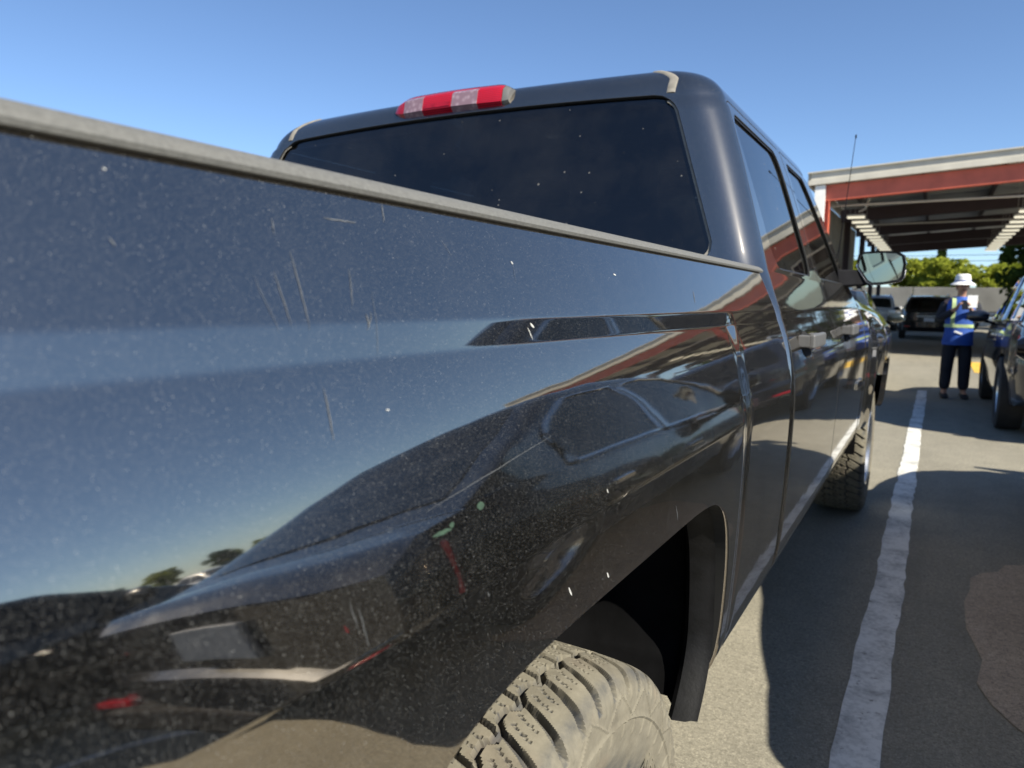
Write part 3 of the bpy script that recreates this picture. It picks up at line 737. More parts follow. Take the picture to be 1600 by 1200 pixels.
for sd_ in (1, -1):
    for yy in (0, 3.886):
        w = bpy.data.objects.new('wheel', None) if False else None
        if rim_me is None: o = m.build('wheel', 'alloy', truck); rim_me = o.data
        else: o = bpy.data.objects.new('wheel', rim_me); link(o, truck)
        o.location = (sd_*(.857 if yy == 0 else .885), yy, .3675); o.scale = (1, .92, .92); o.rotation_euler = (R(20) if yy else 0, 0, 0 if sd_ > 0 else math.pi)
        t = bpy.data.objects.new('tyre', ty_fine if (sd_ > 0) else ty_low); link(t, o)
        if sd_ > 0 and yy == 0:
            cu = bpy.data.curves.new('letters', 'FONT'); cu.body = 'RED'; cu.size = .036; cu.extrude = .0012; cu.align_x = 'CENTER'; cu.space_character = 1.15
            tmp = bpy.data.objects.new('tmp', cu); COL.objects.link(tmp); dg = bpy.context.evaluated_depsgraph_get()
            lm = bpy.data.meshes.new_from_object(tmp.evaluated_get(dg)); bpy.data.objects.remove(tmp)
            for v_ in lm.vertices:
                rad = .270+v_.co.y; an_ = v_.co.x/.283+R(52); xo = .1335-.0006*abs(rad-.283)*100*.3+v_.co.z
                v_.co = (xo, rad*math.sin(an_), rad*math.cos(an_))
            lm.materials.append(MATS['dusty_rubber']); lo = bpy.data.objects.new('lettering', lm); link(lo, o)

# ---------------- scratches and chips on the bed side (thin pale marks lying on the paint)
from math import tan
def pix_to_side(px, py):
    d = fw+rr*((px-800)/FPX)+uu*((600-py)/FPX); t0, t1 = .05, 3.0
    for k in range(400):
        t = .05+k*.006; q = CP+d*t
        if q.x < bed_x(min(max(q.y, -1.18), .96), min(max(q.z, .54), 1.256)):
            lo, hi = t-.006, t
            for _ in range(20):
                mm = (lo+hi)/2; q = CP+d*mm
                if q.x < bed_x(q.y, min(max(q.z, .54), 1.256)): hi = mm
                else: lo = mm
            return q.y, q.z
    return None
simple('scratch_pale', (.085, .09, .095), .7, var=.3, scale=200)
simple('chip_white', (.42, .42, .40), .7, var=.1)
simple('green_speck', (.022, .045, .028), .7, var=.3, scale=200)
def mark(a, b_, wd, mat, name='scratch', bend=0.):
    A, B = pix_to_side(*a), pix_to_side(*b_)
    if not A or not B: return
    v = []; n = 10; ky, kz = B[0]-A[0], B[1]-A[1]; L = math.hypot(ky, kz) or 1; py_, pz_ = -kz/L, ky/L
    for i in range(n+1):
        t = i/n; wob = bend*math.sin(t*math.pi)+random.uniform(-1, 1)*.0003; w_ = wd*math.sin(math.pi*min(.97, max(.03, t)))**.5
        for s_ in (-1, 1):
            y = A[0]+ky*t+py_*(wob+s_*w_/2); z = A[1]+kz*t+pz_*(wob+s_*w_/2); v.append((bed_x(y, z)+.00035, y, z))
    f = [(2*i, 2*i+2, 2*i+3, 2*i+1) for i in range(n)]
    mesh_obj(name, v, f, mat, bed_side, False)
for a, b_, wd in (((453, 392), (484, 515), .0009), ((428, 425), (455, 510), .0008), ((505, 340), (556, 348), .0010), ((506, 606), (521, 688), .0011), ((545, 420), (551, 478), .0007),
                  ((424, 340), (428, 366), .0006), ((596, 318), (600, 348), .0009), ((572, 490), (577, 512), .0013), ((580, 488), (574, 516), .0007), ((1083, 455), (1086, 474), .0025),
                  ((665, 800), (860, 682), .0006), ((180, 385), (170, 372), .0008), ((560, 950), (576, 1010), .0007), ((545, 940), (560, 985), .0005), ((1056, 790), (1059, 812), .0016),
                  ((762, 925), (764, 932), .0010), ((580, 455), (590, 560), .0004), ((395, 430), (436, 520), .0004), ((690, 375), (705, 400), .0005), ((800, 408), (806, 440), .0004)):
    mark(a, b_, wd*.7, 'scratch_pale')
for a, b_, wd in (((888, 918), (893, 930), .0035), ((948, 895), (951, 902), .004), ((798, 408), (801, 413), .003), ((958, 428), (962, 430), .003), ((828, 505), (834, 512), .004), ((603, 640), (608, 641), .0016),
                  ((824, 512), (832, 530), .002), ((160, 263), (165, 265), .0014), ((948, 764), (950, 770), .003)):
    mark(a, b_, wd*.55, 'chip_white', 'paint_chip')
for a, b_, wd in (((745, 791), (756, 789), .008), ((676, 838), (705, 826), .004), ((702, 822), (709, 818), .005)):
    mark(a, b_, wd*.7, 'green_speck', 'leaf_speck')

#@@REST@@
# ================================================================== OTHER CARS
def car_wheel_meshes(rad, tag_):
    m = MB(); w = .11
    m.revolve([(-w*.8, rad*.66), (-w, rad*.72), (-w*1.05, rad*.86), (-w*.9, rad*.975), (-w*.5, rad), (w*.5, rad), (w*.9, rad*.975), (w*1.05, rad*.86), (w, rad*.72), (w*.8, rad*.66)], 36)
    ty = m.build('tyre', 'tyre_plain'); me_t = ty.data; bpy.data.objects.remove(ty)
    m = MB(); m.revolve([(-w*.8, rad*.66), (w*.8, rad*.66), (w*.86, rad*.62), (w*.6, rad*.58), (w*.2, rad*.56), (w*.1, .01)], 30)
    for k in range(5):
        mt = Matrix.Rotation(k*2*math.pi/5, 3, 'X')
        m.add([mt @ Vector(q) for q in ((w*.75, -.03, .03), (w*.75, .03, .03), (w*.7, .045, rad*.62), (w*.7, -.045, rad*.62), (w*.2, -.03, .03), (w*.2, .03, .03), (w*.2, .045, rad*.62), (w*.2, -.045, rad*.62))],
              [(0,1,2,3), (7,6,5,4), (0,4,5,1), (1,5,6,2), (2,6,7,3), (3,7,4,0)])
    m.revolve([(w*.85, .001), (w*.82, .05), (w*.4, .07)], 18)
    rm = m.build('rim', 'alloy'); me_r = rm.data; bpy.data.objects.remove(rm); return me_t, me_r
WM = {}
def make_car(name, label, loc, rz, paint, L=4.62, Wd=1.86, H=1.66, kind='suv', group=None, trim=None, glass='car_glass', rails=True, rake=0., wr=.355, cat='car', gshift=0., fast=False):
    t = empty(name, label, cat, group, loc, rz); hw = Wd/2; belt = 1.0 if kind == 'suv' else .92
    ax = (.88, L-.93)
    if kind == 'suv':
        zt_ = [(0, .96), (.15, 1.01), (.5, 1.045), (2.6, 1.0), (L-1.35, .985), (L-.9, .95), (L-.35, .86), (L-.10, .74), (L, .62)]
        rf = [(.07, .98), (.16, 1.16), (.30, 1.42), (.45, H-.10), (.62, H-.045), (1.2, H-.008), (1.9, H), (2.35, H-.03), (2.62, H-.10), (3.0, H-.36), (3.42, 1.00), (3.5, .96)]
    else:
        zt_ = [(0, .90), (.10, .97), (.6, 1.0), (1.0, .96), (2.6, .92), (L-1.4, .90), (L-.9, .86), (L-.35, .76), (L-.08, .64), (L, .54)]
        rf = [(.55, .95), (.80, 1.08), (1.15, 1.29), (1.45, H-.03), (1.9, H), (2.35, H-.03), (2.6, H-.09), (3.0, H-.32), (3.35, .95), (3.42, .90)]
    if fast: rf = [(.26, .965), (.6, 1.08), (1.0, 1.245), (1.45, H-.03), (1.95, H)]+rf[5:]
    rf = [(a_+(gshift if i_ < 5 else gshift*.5 if i_ < 7 else 0), z_) for i_, (a_, z_) in enumerate(rf)]
    zt = lambda y: float(np.interp(y, *zip(*zt_)))
    zb = lambda y: float(np.interp(y, (0, .25, .7, L-.7, L-.2, L), (.40, .30, .25, .25, .27, .34)))
    xw = lambda y: hw*float(np.interp(y, (0, .05, .15, .4, 1.0, 2, L-1.3, L-.7, L-.3, L-.1, L), (.80, .86, .915, .955, .99, 1.0, 1.0, .965, .885, .80, .74)))
    def bx(y, tau):
        x = xw(y)*(1-.05*abs(2*tau-1.05)**2.4)-.012*smst(.42, .30, tau)*smst(.05, .2, tau)
        return x-.010*math.exp(-((tau-.62)/.05)**2)
    ys = np.concatenate([np.linspace(0, .4, 9), np.linspace(.45, L-.45, int((L-.9)/.045)), np.linspace(L-.4, L, 9)]); vs = np.linspace(0, 1, 15)
    V = []; Fs = []
    f_ = lambda y, v: min(math.hypot(y-a, lerp(zb(y), zt(y), v)-wr)-wr-.035 for a in ax)
    pos = lambda y, v: (bx(y, v), y, lerp(zb(y), zt(y), v))
    uv, fc, edge, cut = clip_sheet(ys, vs, f_, pos); base = [Vector(pos(*q)) for q in uv]
    body = MB()
    for s_ in (1, -1):
        q = [Vector((p_.x*s_, p_.y, p_.z)) for p_ in base]; body.add(q, fc)
        for a, b_ in edge:
            if a in cut and b_ in cut: body.add([q[a], q[b_], q[b_]+Vector((-s_*.12, 0, 0)), q[a]+Vector((-s_*.12, 0, 0))], [(0, 1, 2, 3)])
    n = 13; rings = [[Vector((a*bx(y, 1), y, zt(y)+.035*(1-abs(a)**2.5)*smst(0, .3, y)*smst(L, L-.3, y))) for a in np.linspace(-1, 1, n)] for y in ys]; body.loft(rings, False)
    rings = [[Vector((a*bx(y, 0), y, zb(y))) for a in (-1, 1)] for y in ys if all(abs(y-q) > wr+.02 for q in ax)]; body.loft(rings, False)
    for y, sg, bu in ((0, -1, .07), (L, 1, .16)):
        rings = [[Vector((a*bx(y, v), y+sg*(bu*(1-abs(a)**2.2)+(.045 if v < .45 else 0)*(1-abs(a)**6)), lerp(zb(y), zt(y), v))) for a in np.linspace(-1, 1, n)] for v in vs]; body.loft(rings, False)
    body.build('body', paint, t, angle=40)
    MB().box((0, L/2, .42), (Wd*.72, L*.9, .22)).build('underbody', 'interior_dark', t)
    # greenhouse
    zr = lambda y: float(np.interp(y, *zip(*rf))); y0, y1 = rf[0][0], rf[-1][0]
    xb = lambda y: bx(min(max(y, .05), L), 1)*.965
    def xr(y): return hw*(.70+.16*smst(H-.2, 1.0, zr(y)))
    def sec(y, tau): # tau 0..1 side
        z = zr(y); b0 = min(zt(y)-.012, z); return lerp(xb(y), xr(y), min(1, (z-b0)/(H-belt)+.0)*tau if True else tau), lerp(b0, z, tau)
    gy = np.concatenate([np.linspace(y0, y0+.6, 12), np.linspace(y0+.66, y1-1.0, 14), np.linspace(y1-.92, y1, 14)])
    rings = []
    for y in gy:
        pts = [sec(y, k) for k in (0, .25, .5, .75, .88)]; xt, z = sec(y, 1); h = z-pts[0][1]
        pts += [(xt*.985, pts[0][1]+h*.955), (xt*.94, pts[0][1]+h*.99), (xt*.86, z+.004), (xt*.55, z+.018), (0, z+.026)]
        rings.append([Vector((a, y, c)) for a, c in pts]+[Vector((-a, y, c)) for a, c in pts[-2::-1]])
    m = MB(); m.loft(rings, False); m.build('roof', paint, t, angle=40)
    # side windows
    lim = lambda y: min(zr(y)-.085, H-.115)
    spans = [(y0+.36, 1.02), (1.10, 1.93), (2.01, y1-.30)] if kind == 'suv' else [(1.02, 1.93), (2.01, y1-.28)]
    for s_ in (1, -1):
        for (a, b_) in spans:
            lo = []; hi = []
            for y in np.linspace(a, b_, 14):
                zl = zt(y)+.030; zh = lim(y)-.03*smst(.12, 0, min(y-a, .12))
                if zh-zl < .03: continue
                for arr, z in ((lo, zl), (hi, zh)):
                    z_ = zr(y); b0 = zt(y)-.012; ta = (z-b0)/(z_-b0); arr.append(Vector((s_*(sec(y, ta)[0]+.004), y, z)))
            if len(lo) < 3: continue
            k = len(lo); g = MB(); md = [(p_+q_)/2+Vector((s_*.004, 0, 0)) for p_, q_ in zip(lo, hi)]
            g.add(lo+md+hi, [(i, i+1, k+i+1, k+i) for i in range(k-1)]+[(k+i, k+i+1, 2*k+i+1, 2*k+i) for i in range(k-1)])
            wn = g.build('side_window', glass, t)
            if trim: 
                loop = lo+hi[::-1]+[lo[0]]; g = MB(); g.tube([p_+Vector((s_*.004, 0, 0)) for p_ in loop], .012, 6, False); g.build('window_trim', trim, wn)
    def topglass(name, ya, yb, wid):
        rings = []
        for y in np.linspace(ya, yb, 10):
            z = zr(y); xt = sec(y, 1)[0]
            rings.append([Vector((a*xt*wid, y, z+.010+.022*(1-abs(a)**2))) for a in np.linspace(-1, 1, 9)])
        g = MB(); g.loft(rings, False); g.build(name, glass, t)
    topglass('windscreen', 2.60, y1-.10, .86)
    if kind == 'suv': topglass('rear_window', .115, .37, .80)
    else: topglass('rear_window', .45 if fast else .66, 1.40, .82)
    # lights, plate, handles, mirrors
    for s_ in (1, -1):
        zl = zt(.1)
        m = MB(); m.hexa([(s_*hw*.93, .17, zl-.24), (s_*hw*.56, -.045, zl-.22), (s_*hw*.56, .05, zl-.22), (s_*hw*.80, .2, zl-.24), (s_*hw*.92, .17, zl-.04), (s_*hw*.56, -.035, zl-.08), (s_*hw*.56, .05, zl-.08), (s_*hw*.8, .2, zl-.04)])
        m.build('tail_light', 'red_lens', t, bevel=.015)
        m = MB(); m.box((s_*hw*.72, -.045, .47), (.20, .06, .045)); m.build('reflector', 'red_lens', t, bevel=.008)
        zl = zt(L-.25)
        m = MB(); m.hexa([(s_*hw*.50, L+.10, zl-.20), (s_*hw*.90, L-.22, zl-.14), (s_*hw*.7, L-.3, zl-.14), (s_*hw*.5, L-.1, zl-.20), (s_*hw*.52, L+.07, zl-.10), (s_*hw*.88, L-.24, zl-.02), (s_*hw*.7, L-.3, zl-.02), (s_*hw*.5, L-.1, zl-.10)])
        m.build('headlight', 'clear_lens', t, bevel=.012)
        for yh in (1.18, 2.12):
            MB().box((s_*(bx(yh, .84)+.012), yh, lerp(zb(yh), zt(yh), .84)), (.03, .19, .026)).build('door_handle', paint if trim is None else trim, t, bevel=.008)
        ym = y1-.62; zm = zt(ym)+.085
        m = MB(); rings = []
        for k in range(7):
            q = k/6*2-1; sc = max(.25, (1-abs(q)**3))**.5; rings.append([Vector((s_*(hw*1.0+.135+.115*q), ym-.055*sc+.0*a, zm)) if False else Vector((s_*(hw+.120+.115*q), ym+.06*sc*math.cos(a), zm+.075*sc*math.sin(a))) for a in np.linspace(0, 2*math.pi, 12, endpoint=False)])
        m.loft(rings, True, True); mr = m.build('mirror', paint, t, angle=50)
        MB().tube([(s_*(hw*.93), ym+.03, zm-.085), (s_*(hw+.05), ym+.02, zm-.055), (s_*(hw+.10), ym, zm-.03)], .017, 8).build('mirror_stalk', 'black_plastic', mr)
        if rails and kind == 'suv':
            m = MB(); xx = hw*.63; pts = [(s_*xx, .62, H-.03), (s_*xx, .72, H+.035), (s_*xx, 1.5, H+.052), (s_*xx, 2.25, H+.035), (s_*xx, 2.38, H-.04)]
            m.tube(pts, .016, 8); m.build('roof_rail', 'silver_paint', t)
    MB().box((0, -.085, zt(0)-(.26 if kind == 'suv' else .13)), (.32, .03, .15)).build('number_plate', 'plate_dim' if fast else 'plate_white', t, bevel=.006)
    if not fast: MB().box((0, -.065, zt(0)-(.13 if kind == 'suv' else .02)), (Wd*.42, .03, .035)).build('plate_garnish', 'silver_paint', t, bevel=.008)
    MB().box((0, L+.155, .58), (Wd*.52, .06, .20)).build('grille', 'black_plastic', t, bevel=.02)
    m = MB(); m.box((0, -.075, .385), (Wd*.70, .12, .14)); m.build('lower_bumper', 'black_plastic', t, bevel=.03)
    for y in (1.0, 2.0): MB().box((0, y+.25, .95), (Wd*.66, .16, .62), Matrix.Rotation(R(12), 3, 'X')).build('seat', 'interior_dark', t, bevel=.04)
    if wr not in WM: WM[wr] = car_wheel_meshes(wr, '')
    me_t, me_r = WM[wr]
    for s_ in (1, -1):
        for a in ax:
            o = bpy.data.objects.new('wheel', me_r); link(o, t); o.location = (s_*(hw-.115), a, wr); o.rotation_euler = (0, 0, 0 if s_ > 0 else math.pi)
            q = bpy.data.objects.new('tyre', me_t); link(q, o)
    return t
# stall to the right of the pickup (outside the frame; it throws the near shadow and shows in the paint)
make_car('parked_sedan', 'black fastback sedan with chrome window trim in the stall right of the pickup', (2.80, .68, 0), 0, 'car_black', L=4.52, Wd=1.84, H=1.51, kind='sedan', trim='chrome', cat='sedan', wr=.33, fast=True)
make_car('parked_suv', 'black crossover two stalls right of the pickup', (5.80, -1.3, 0), 0, 'car_black', L=4.7, Wd=1.86, H=1.52, cat='suv', wr=.35, fast=False)
make_car('parked_suv', 'dark navy crossover with its rear by the standing worker', (2.80, 6.98, 0), R(0), 'car_navy', L=4.5, Wd=1.86, H=1.62, cat='suv', trim='chrome')
make_car('parked_suv', 'black crossover with silver roof rails parked under the canopy', (1.13, 28.9, 0), R(2), 'car_black', L=4.6, Wd=1.84, H=1.56, cat='suv')
make_car('parked_sedan', 'dark grey green sedan parked nose out in front of the pickup', (-.22, 9.4, 0), R(1), 'car_green', L=4.7, Wd=1.82, H=1.42, kind='sedan', cat='sedan')
make_car('parked_sedan', 'white sedan under the canopy beyond the navy crossover', (3.55, 20.5, 0), R(-3), 'car_white', L=4.6, Wd=1.82, H=1.44, kind='sedan', cat='sedan')
make_car('parked_suv', 'silver crossover far back behind the canopy column', (-1.1, 37.5, 0), R(4), 'car_silver', L=4.6, Wd=1.86, H=1.68, cat='suv')
make_car('parked_sedan', 'white sedan by the grey wall behind the canopy', (3.6, 40.5, 0), R(90), 'car_white', L=4.6, Wd=1.8, H=1.44, kind='sedan', cat='sedan')
make_car('parked_suv', 'grey crossover parked sideways across the far lane', (27.5, 6.0, 0), R(90), 'car_grey', L=4.6, Wd=1.86, H=1.68, cat='suv')
make_car('parked_sedan', 'white sedan parked sideways across the far lane', (29.0, 17.2, 0), R(90), 'car_white', L=4.6, Wd=1.82, H=1.44, kind='sedan', cat='sedan')

# ================================================================== CANOPY
can = empty('canopy', 'open steel canopy with red frame and white fascia', 'canopy', loc=(-1.455, 18.0, 0))
XO, YO = -1.455, 18.0; XL, XRG, XR = -1.455, 4.8, 11.0; Y0, Y1 = 18.0, 38.5
def roof_z(x): return 4.22+.06*(min(x, 2*XRG-x)-XL)
def cbox(name, mat, p8, bevel=0, parent=can): 
    m = MB(); m.hexa([Vector((q[0]-XO, q[1]-YO, q[2])) for q in p8]); return m.build(name, mat, parent, bevel=bevel)
def sloped(name, mat, xa, xb, ya, yb, top, dep, parent=can):
    for a, b_ in ((xa, min(xb, XRG)), (max(xa, XRG), xb)):
        if b_-a < .01: continue
        cbox(name, mat, [(a, ya, roof_z(a)+top-dep), (b_, ya, roof_z(b_)+top-dep), (b_, yb, roof_z(b_)+top-dep), (a, yb, roof_z(a)+top-dep),
                         (a, ya, roof_z(a)+top), (b_, ya, roof_z(b_)+top), (b_, yb, roof_z(b_)+top), (a, yb, roof_z(a)+top)], parent=parent)
sloped('fascia', 'fascia_metal', XL, XR, Y0, Y0+.09, 0, .15); sloped('fascia_lip', 'fascia_metal', XL-.05, XR, Y0-.03, Y0+.06, -.152, .115); sloped('fascia', 'fascia_metal', XL, XR, Y1-.09, Y1, 0, .27)
sloped('gutter_cap', 'fascia_metal', XL-.07, XR, Y0-.05, Y0+.10, .03, .028)
EZ = 4.22
cbox('fascia', 'fascia_metal', [(XL-.08, Y0+.1, EZ-.27), (XL-.002, Y0+.1, EZ-.27), (XL-.002, Y1, EZ-.27), (XL-.08, Y1, EZ-.27), (XL-.08, Y0+.1, EZ), (XL-.002, Y0+.1, EZ), (XL-.002, Y1, EZ), (XL-.08, Y1, EZ)])
# ribbed deck
for a, b_ in ((XL, XRG), (XRG, XR)):
    V = []; n = 126; prof = (0, 0, .03, .03)
    for k in range(n+1):
        y = lerp(Y0+.1, Y1-.1, k/n); z = prof[k % 4]
        V += [Vector((a-XO, y-YO, roof_z(a)-.055+z)), Vector((b_-XO, y-YO, roof_z(b_)-.055+z))]
    m = MB(); m.add(V, [(2*k, 2*k+1, 2*k+3, 2*k+2) for k in range(n)]); m.build('roof_deck', 'deck_metal', can, smooth=False)
for k in range(5): # red frames; all behind the front one coloured dark for the canopy's shade
    y = lerp(Y0+.12, Y1-.34, k/4); mt = 'red_steel' if k == 0 else 'frame_steel_shaded'
    sloped('rafter', mt, XL+.12, XR-.1, y, y+.20, -.28, .36)
    for x in (XL+.34, XRG, XR-.3):
        zt_ = roof_z(x)-.28
        m = MB(); cx, cy = x-XO, y+.1-YO
        m.box((cx-.075, cy, zt_/2-.18), (.016, .20, zt_-.36)); m.box((cx+.075, cy, zt_/2-.18), (.016, .20, zt_-.36)); m.box((cx, cy, zt_/2-.18), (.134, .014, zt_-.36))
        m.box((cx, cy, .012), (.34, .34, .024)); m.build('column', mt, can, bevel=.003)
for k in range(14): # purlins along the length
    x = XL+.7+k*1.55
    if x < XR: cbox('purlin', 'purlin_steel', [(x, Y0+.34, roof_z(x)-.26), (x+.07, Y0+.34, roof_z(x)-.26), (x+.07, Y1-.4, roof_z(x)-.26), (x, Y1-.4, roof_z(x)-.26), (x, Y0+.34, roof_z(x)-.075), (x+.07, Y0+.34, roof_z(x)-.075), (x+.07, Y1-.4, roof_z(x)-.075), (x, Y1-.4, roof_z(x)-.075)])
cbox('corner_panel', 'white_paint', [(XL+.10, Y0+.02, 0), (XL+.325, Y0+.02, 0), (XL+.325, Y0+.10, 0), (XL+.10, Y0+.10, 0), (XL+.10, Y0+.02, EZ-.28), (XL+.325, Y0+.02, EZ-.27), (XL+.325, Y0+.10, EZ-.27), (XL+.10, Y0+.10, EZ-.28)])
# side wall sheets on the left
for k in range(9):
    y = Y0+.45+k*1.02
    cbox('wall_sheet', 'wall_concrete', [(XL+.12, y, .05), (XL+.16, y, .05), (XL+.16, y+1.0, .05), (XL+.12, y+1.0, .05), (XL+.12, y, 3.7), (XL+.16, y, 3.7), (XL+.16, y+1.0, 3.7), (XL+.12, y+1.0, 3.7)])
for y, z in ((18.8, 3.55), (24.3, 3.6)):
    m = MB(); m.tube([(XL+.2-XO, y-YO, z), (9-XO, y-YO, z+.12)], .028, 8); m.build('conduit', 'conduit', can)
m = MB(); m.tube([(-.62-XO, 20.6-YO, 3.60), (-.48-XO, 20.6-YO, 3.66), (-.37-XO, 20.5-YO, 3.92), (-.36-XO, 20.5-YO, 4.0)], .03, 8); m.build('conduit_bend', 'conduit', can)
# rows of hanging strip lights : each fitting is a thing hung from the canopy
for rx, nm in ((-.72, 'beside the wall sheets'), (3.1, 'over the white sedan'), (7.2, 'right of the white sedan')):
    for k in range(12):
        y = 21.1+k*1.3
        t = empty('strip_light', 'white strip light in the hanging row %s under the canopy' % nm, 'light fitting', 'strip lights %s' % nm, loc=(rx, y, 3.50))
        m = MB(); m.box((0, 0, .05), (.44, .30, .05)); m.build('housing', 'white_paint', t, bevel=.008)
        for q in (-1, 1): m = MB(); m.tube([(-.21, q*.08, .008), (.21, q*.08, .008)], .022, 8); m.build('tube', 'lamp_tube', t)
        zz = roof_z(rx)-.30-3.50
        m = MB()
        for q in (-1, 1): m.tube([(q*.15, 0, .07), (q*.15, 0, zz+.2)], .005, 5)
        m.build('hanger', 'conduit', t)

# ================================================================== WALL, TREES, WIRES
gw = empty('boundary_wall', 'long low grey panel wall behind the canopy', 'wall', loc=(-20, 52, 0))
for k in range(28):
    MB().box((k*2.5+1.24, 0, 1.18), (2.46, .14, 2.36)).build('panel', 'wall_concrete', gw, bevel=.02)
def leaf_mesh(name, clumps, leaves, size, mat, rnd):
    V = []; F = []
    for (c, r_) in clumps:
        for _ in range(leaves):
            while True:
                d = Vector((rnd.uniform(-1, 1), rnd.uniform(-1, 1), rnd.uniform(-1, 1)))
                if .35 < d.length < 1: break
            p_ = Vector(c)+Vector((d.x*r_[0], d.y*r_[1], d.z*r_[2]))
            a = Vector((rnd.gauss(0, 1), rnd.gauss(0, 1), rnd.gauss(0, .6))).normalized(); b_ = a.cross(Vector((rnd.gauss(0, 1), rnd.gauss(0, 1), rnd.gauss(0, 1)))).normalized()
            s_ = size*rnd.uniform(.6, 1.4); o = len(V)
            V += [p_-a*s_, p_+b_*s_*.5, p_+a*s_, p_-b_*s_*.5]; F.append((o, o+1, o+2, o+3))
    me = bpy.data.meshes.new(name); me.from_pydata([tuple(v) for v in V], [], F); me.materials.append(MATS[mat]); return me
def tree_proto(kind, seed, h, w, mat):
    rnd = random.Random(seed); cl = []; limbs = []
    if kind == 'broad':
        for k in range(34):
            a = rnd.uniform(0, 2*math.pi); z = rnd.uniform(.25, 1.0); rad = w*.5*math.sqrt(max(.05, 1-((z-.52)/.52)**2))*rnd.uniform(.35, 1)
            c = (math.cos(a)*rad, math.sin(a)*rad, z*h*.92); cl.append((c, (w*.17*rnd.uniform(.7, 1.3), w*.17*rnd.uniform(.7, 1.3), h*.085*rnd.uniform(.7, 1.4)))); limbs.append(c)
        me = leaf_mesh('crown', cl, 190, .20, mat, rnd)
    else:
        for k in range(46):
            z = k/46; rad = w*.5*(1-z)**.8*rnd.uniform(.5, 1); a = rnd.uniform(0, 2*math.pi)
            c = (math.cos(a)*rad, math.sin(a)*rad, h*(.12+.86*z)); cl.append((c, (w*.16*(1.15-z), w*.16*(1.15-z), h*.045))); limbs.append(c)
        me = leaf_mesh('crown', cl, 110, .17, mat, rnd)
    m = MB(); n = 9; m.tube([(rnd.uniform(-.08, .08)*k, rnd.uniform(-.08, .08)*k, h*.75*k/(n-1)) for k in range(n)], [h*.03*(1-.85*k/(n-1))+.02 for k in range(n)], 8)
    for c in limbs[::3]:
        z0 = max(.15*h, c[2]-.25*h); m.tube([(0, 0, z0), (c[0]*.5, c[1]*.5, (z0+c[2])/2+.1), c], [h*.012, h*.008, .01], 5)
    o = m.build('trunk', 'bark'); tm = o.data; bpy.data.objects.remove(o); return me, tm
PROT = [tree_proto('broad', 1, 6.2, 5.0, 'leaf_light'), tree_proto('broad', 2, 6.0, 5.2, 'leaf_light'), tree_proto('broad', 5, 7.2, 5.6, 'leaf_dark'), tree_proto('conifer', 4, 7.0, 2.6, 'leaf_dark')]
def tree(x, y, k, s_, label, group, rz=0):
    t = empty(('leafy_tree', 'leafy_tree', 'dark_tree', 'conifer_tree')[k], label, 'tree', group, loc=(x, y, 0), rz=rz); t.scale = (s_,)*3
    c = bpy.data.objects.new('crown', PROT[k][0]); link(c, t); q = bpy.data.objects.new('trunk', PROT[k][1]); link(q, t)
rnd = random.Random(11)
for i in range(19):
    tree(-12+i*2.9+rnd.uniform(-.5, .5), 57+rnd.uniform(-1.5, 1.5), i % 2, rnd.uniform(.66, .80), 'yellow green leafy tree in the row behind the grey wall', 'leafy trees behind the wall', rnd.uniform(0, 6))
for i in range(22):
    x_ = -15-i*4.6; tree(x_, 62-max(0, -x_-50)*.9+rnd.uniform(-2, 2), (1, 2, 0)[i % 3], rnd.uniform(.75, 1.05), '%s tree in the loose row left of the canopy' % ('bright leafy', 'dark', 'pale leafy')[i % 3], ('bright', 'dark', 'pale')[i % 3]+' trees left of the canopy', i)
for x, y, s_ in ((1.4, 63, .86), (5.6, 64, .90), (-6.5, 63, .8)): tree(x, y, 3, s_, 'dark pointed conifer rising above the leafy tree row', 'conifers behind the wall', x)
for x, y, s_, lb in ((6.9, 47, .98, 'dense dark tree before the grey wall, beside the white sedan'), (10.6, 45, 1.02, 'taller dense dark tree standing clear of the grey wall')): tree(x, y, 2, s_, lb, 'dark trees before the wall', x)
for i in range(24):
    tree(97+rnd.uniform(-4, 4), -28+i*4.9, (0, 2, 1)[i % 3], rnd.uniform(.6, .9), ('%s tree in the far row across the open lot' % ('pale leafy', 'dark', 'bright leafy')[i % 3]), ('pale', 'dark', 'bright')[i % 3]+' trees across the lot', i)
for k, z in enumerate((5.6, 6.1)):
    m = MB(); m.tube([(-30+q*6, 74, z-.5*math.sin(math.pi*q/10)) for q in range(11)], .022, 5); o = m.build('overhead_wire', 'black_plastic'); tag(o, ('lower', 'upper')[k]+' thin black overhead wire behind the trees', 'wire')
# pole carrying the wires at both ends
for x in (-30.2, 30.2):
    u = empty('utility_pole', 'brown wooden utility pole at the %s end of the overhead wires' % ('left' if x < 0 else 'right'), 'pole', loc=(x, 74, 0))
    m = MB(); m.tube([(0, 0, 0), (0, 0, 7.4)], [.15, .11], 10); m.build('shaft', 'bark', u); MB().box((0, 0, 6.4), (.1, 1.6, .1)).build('crossarm', 'bark', u)

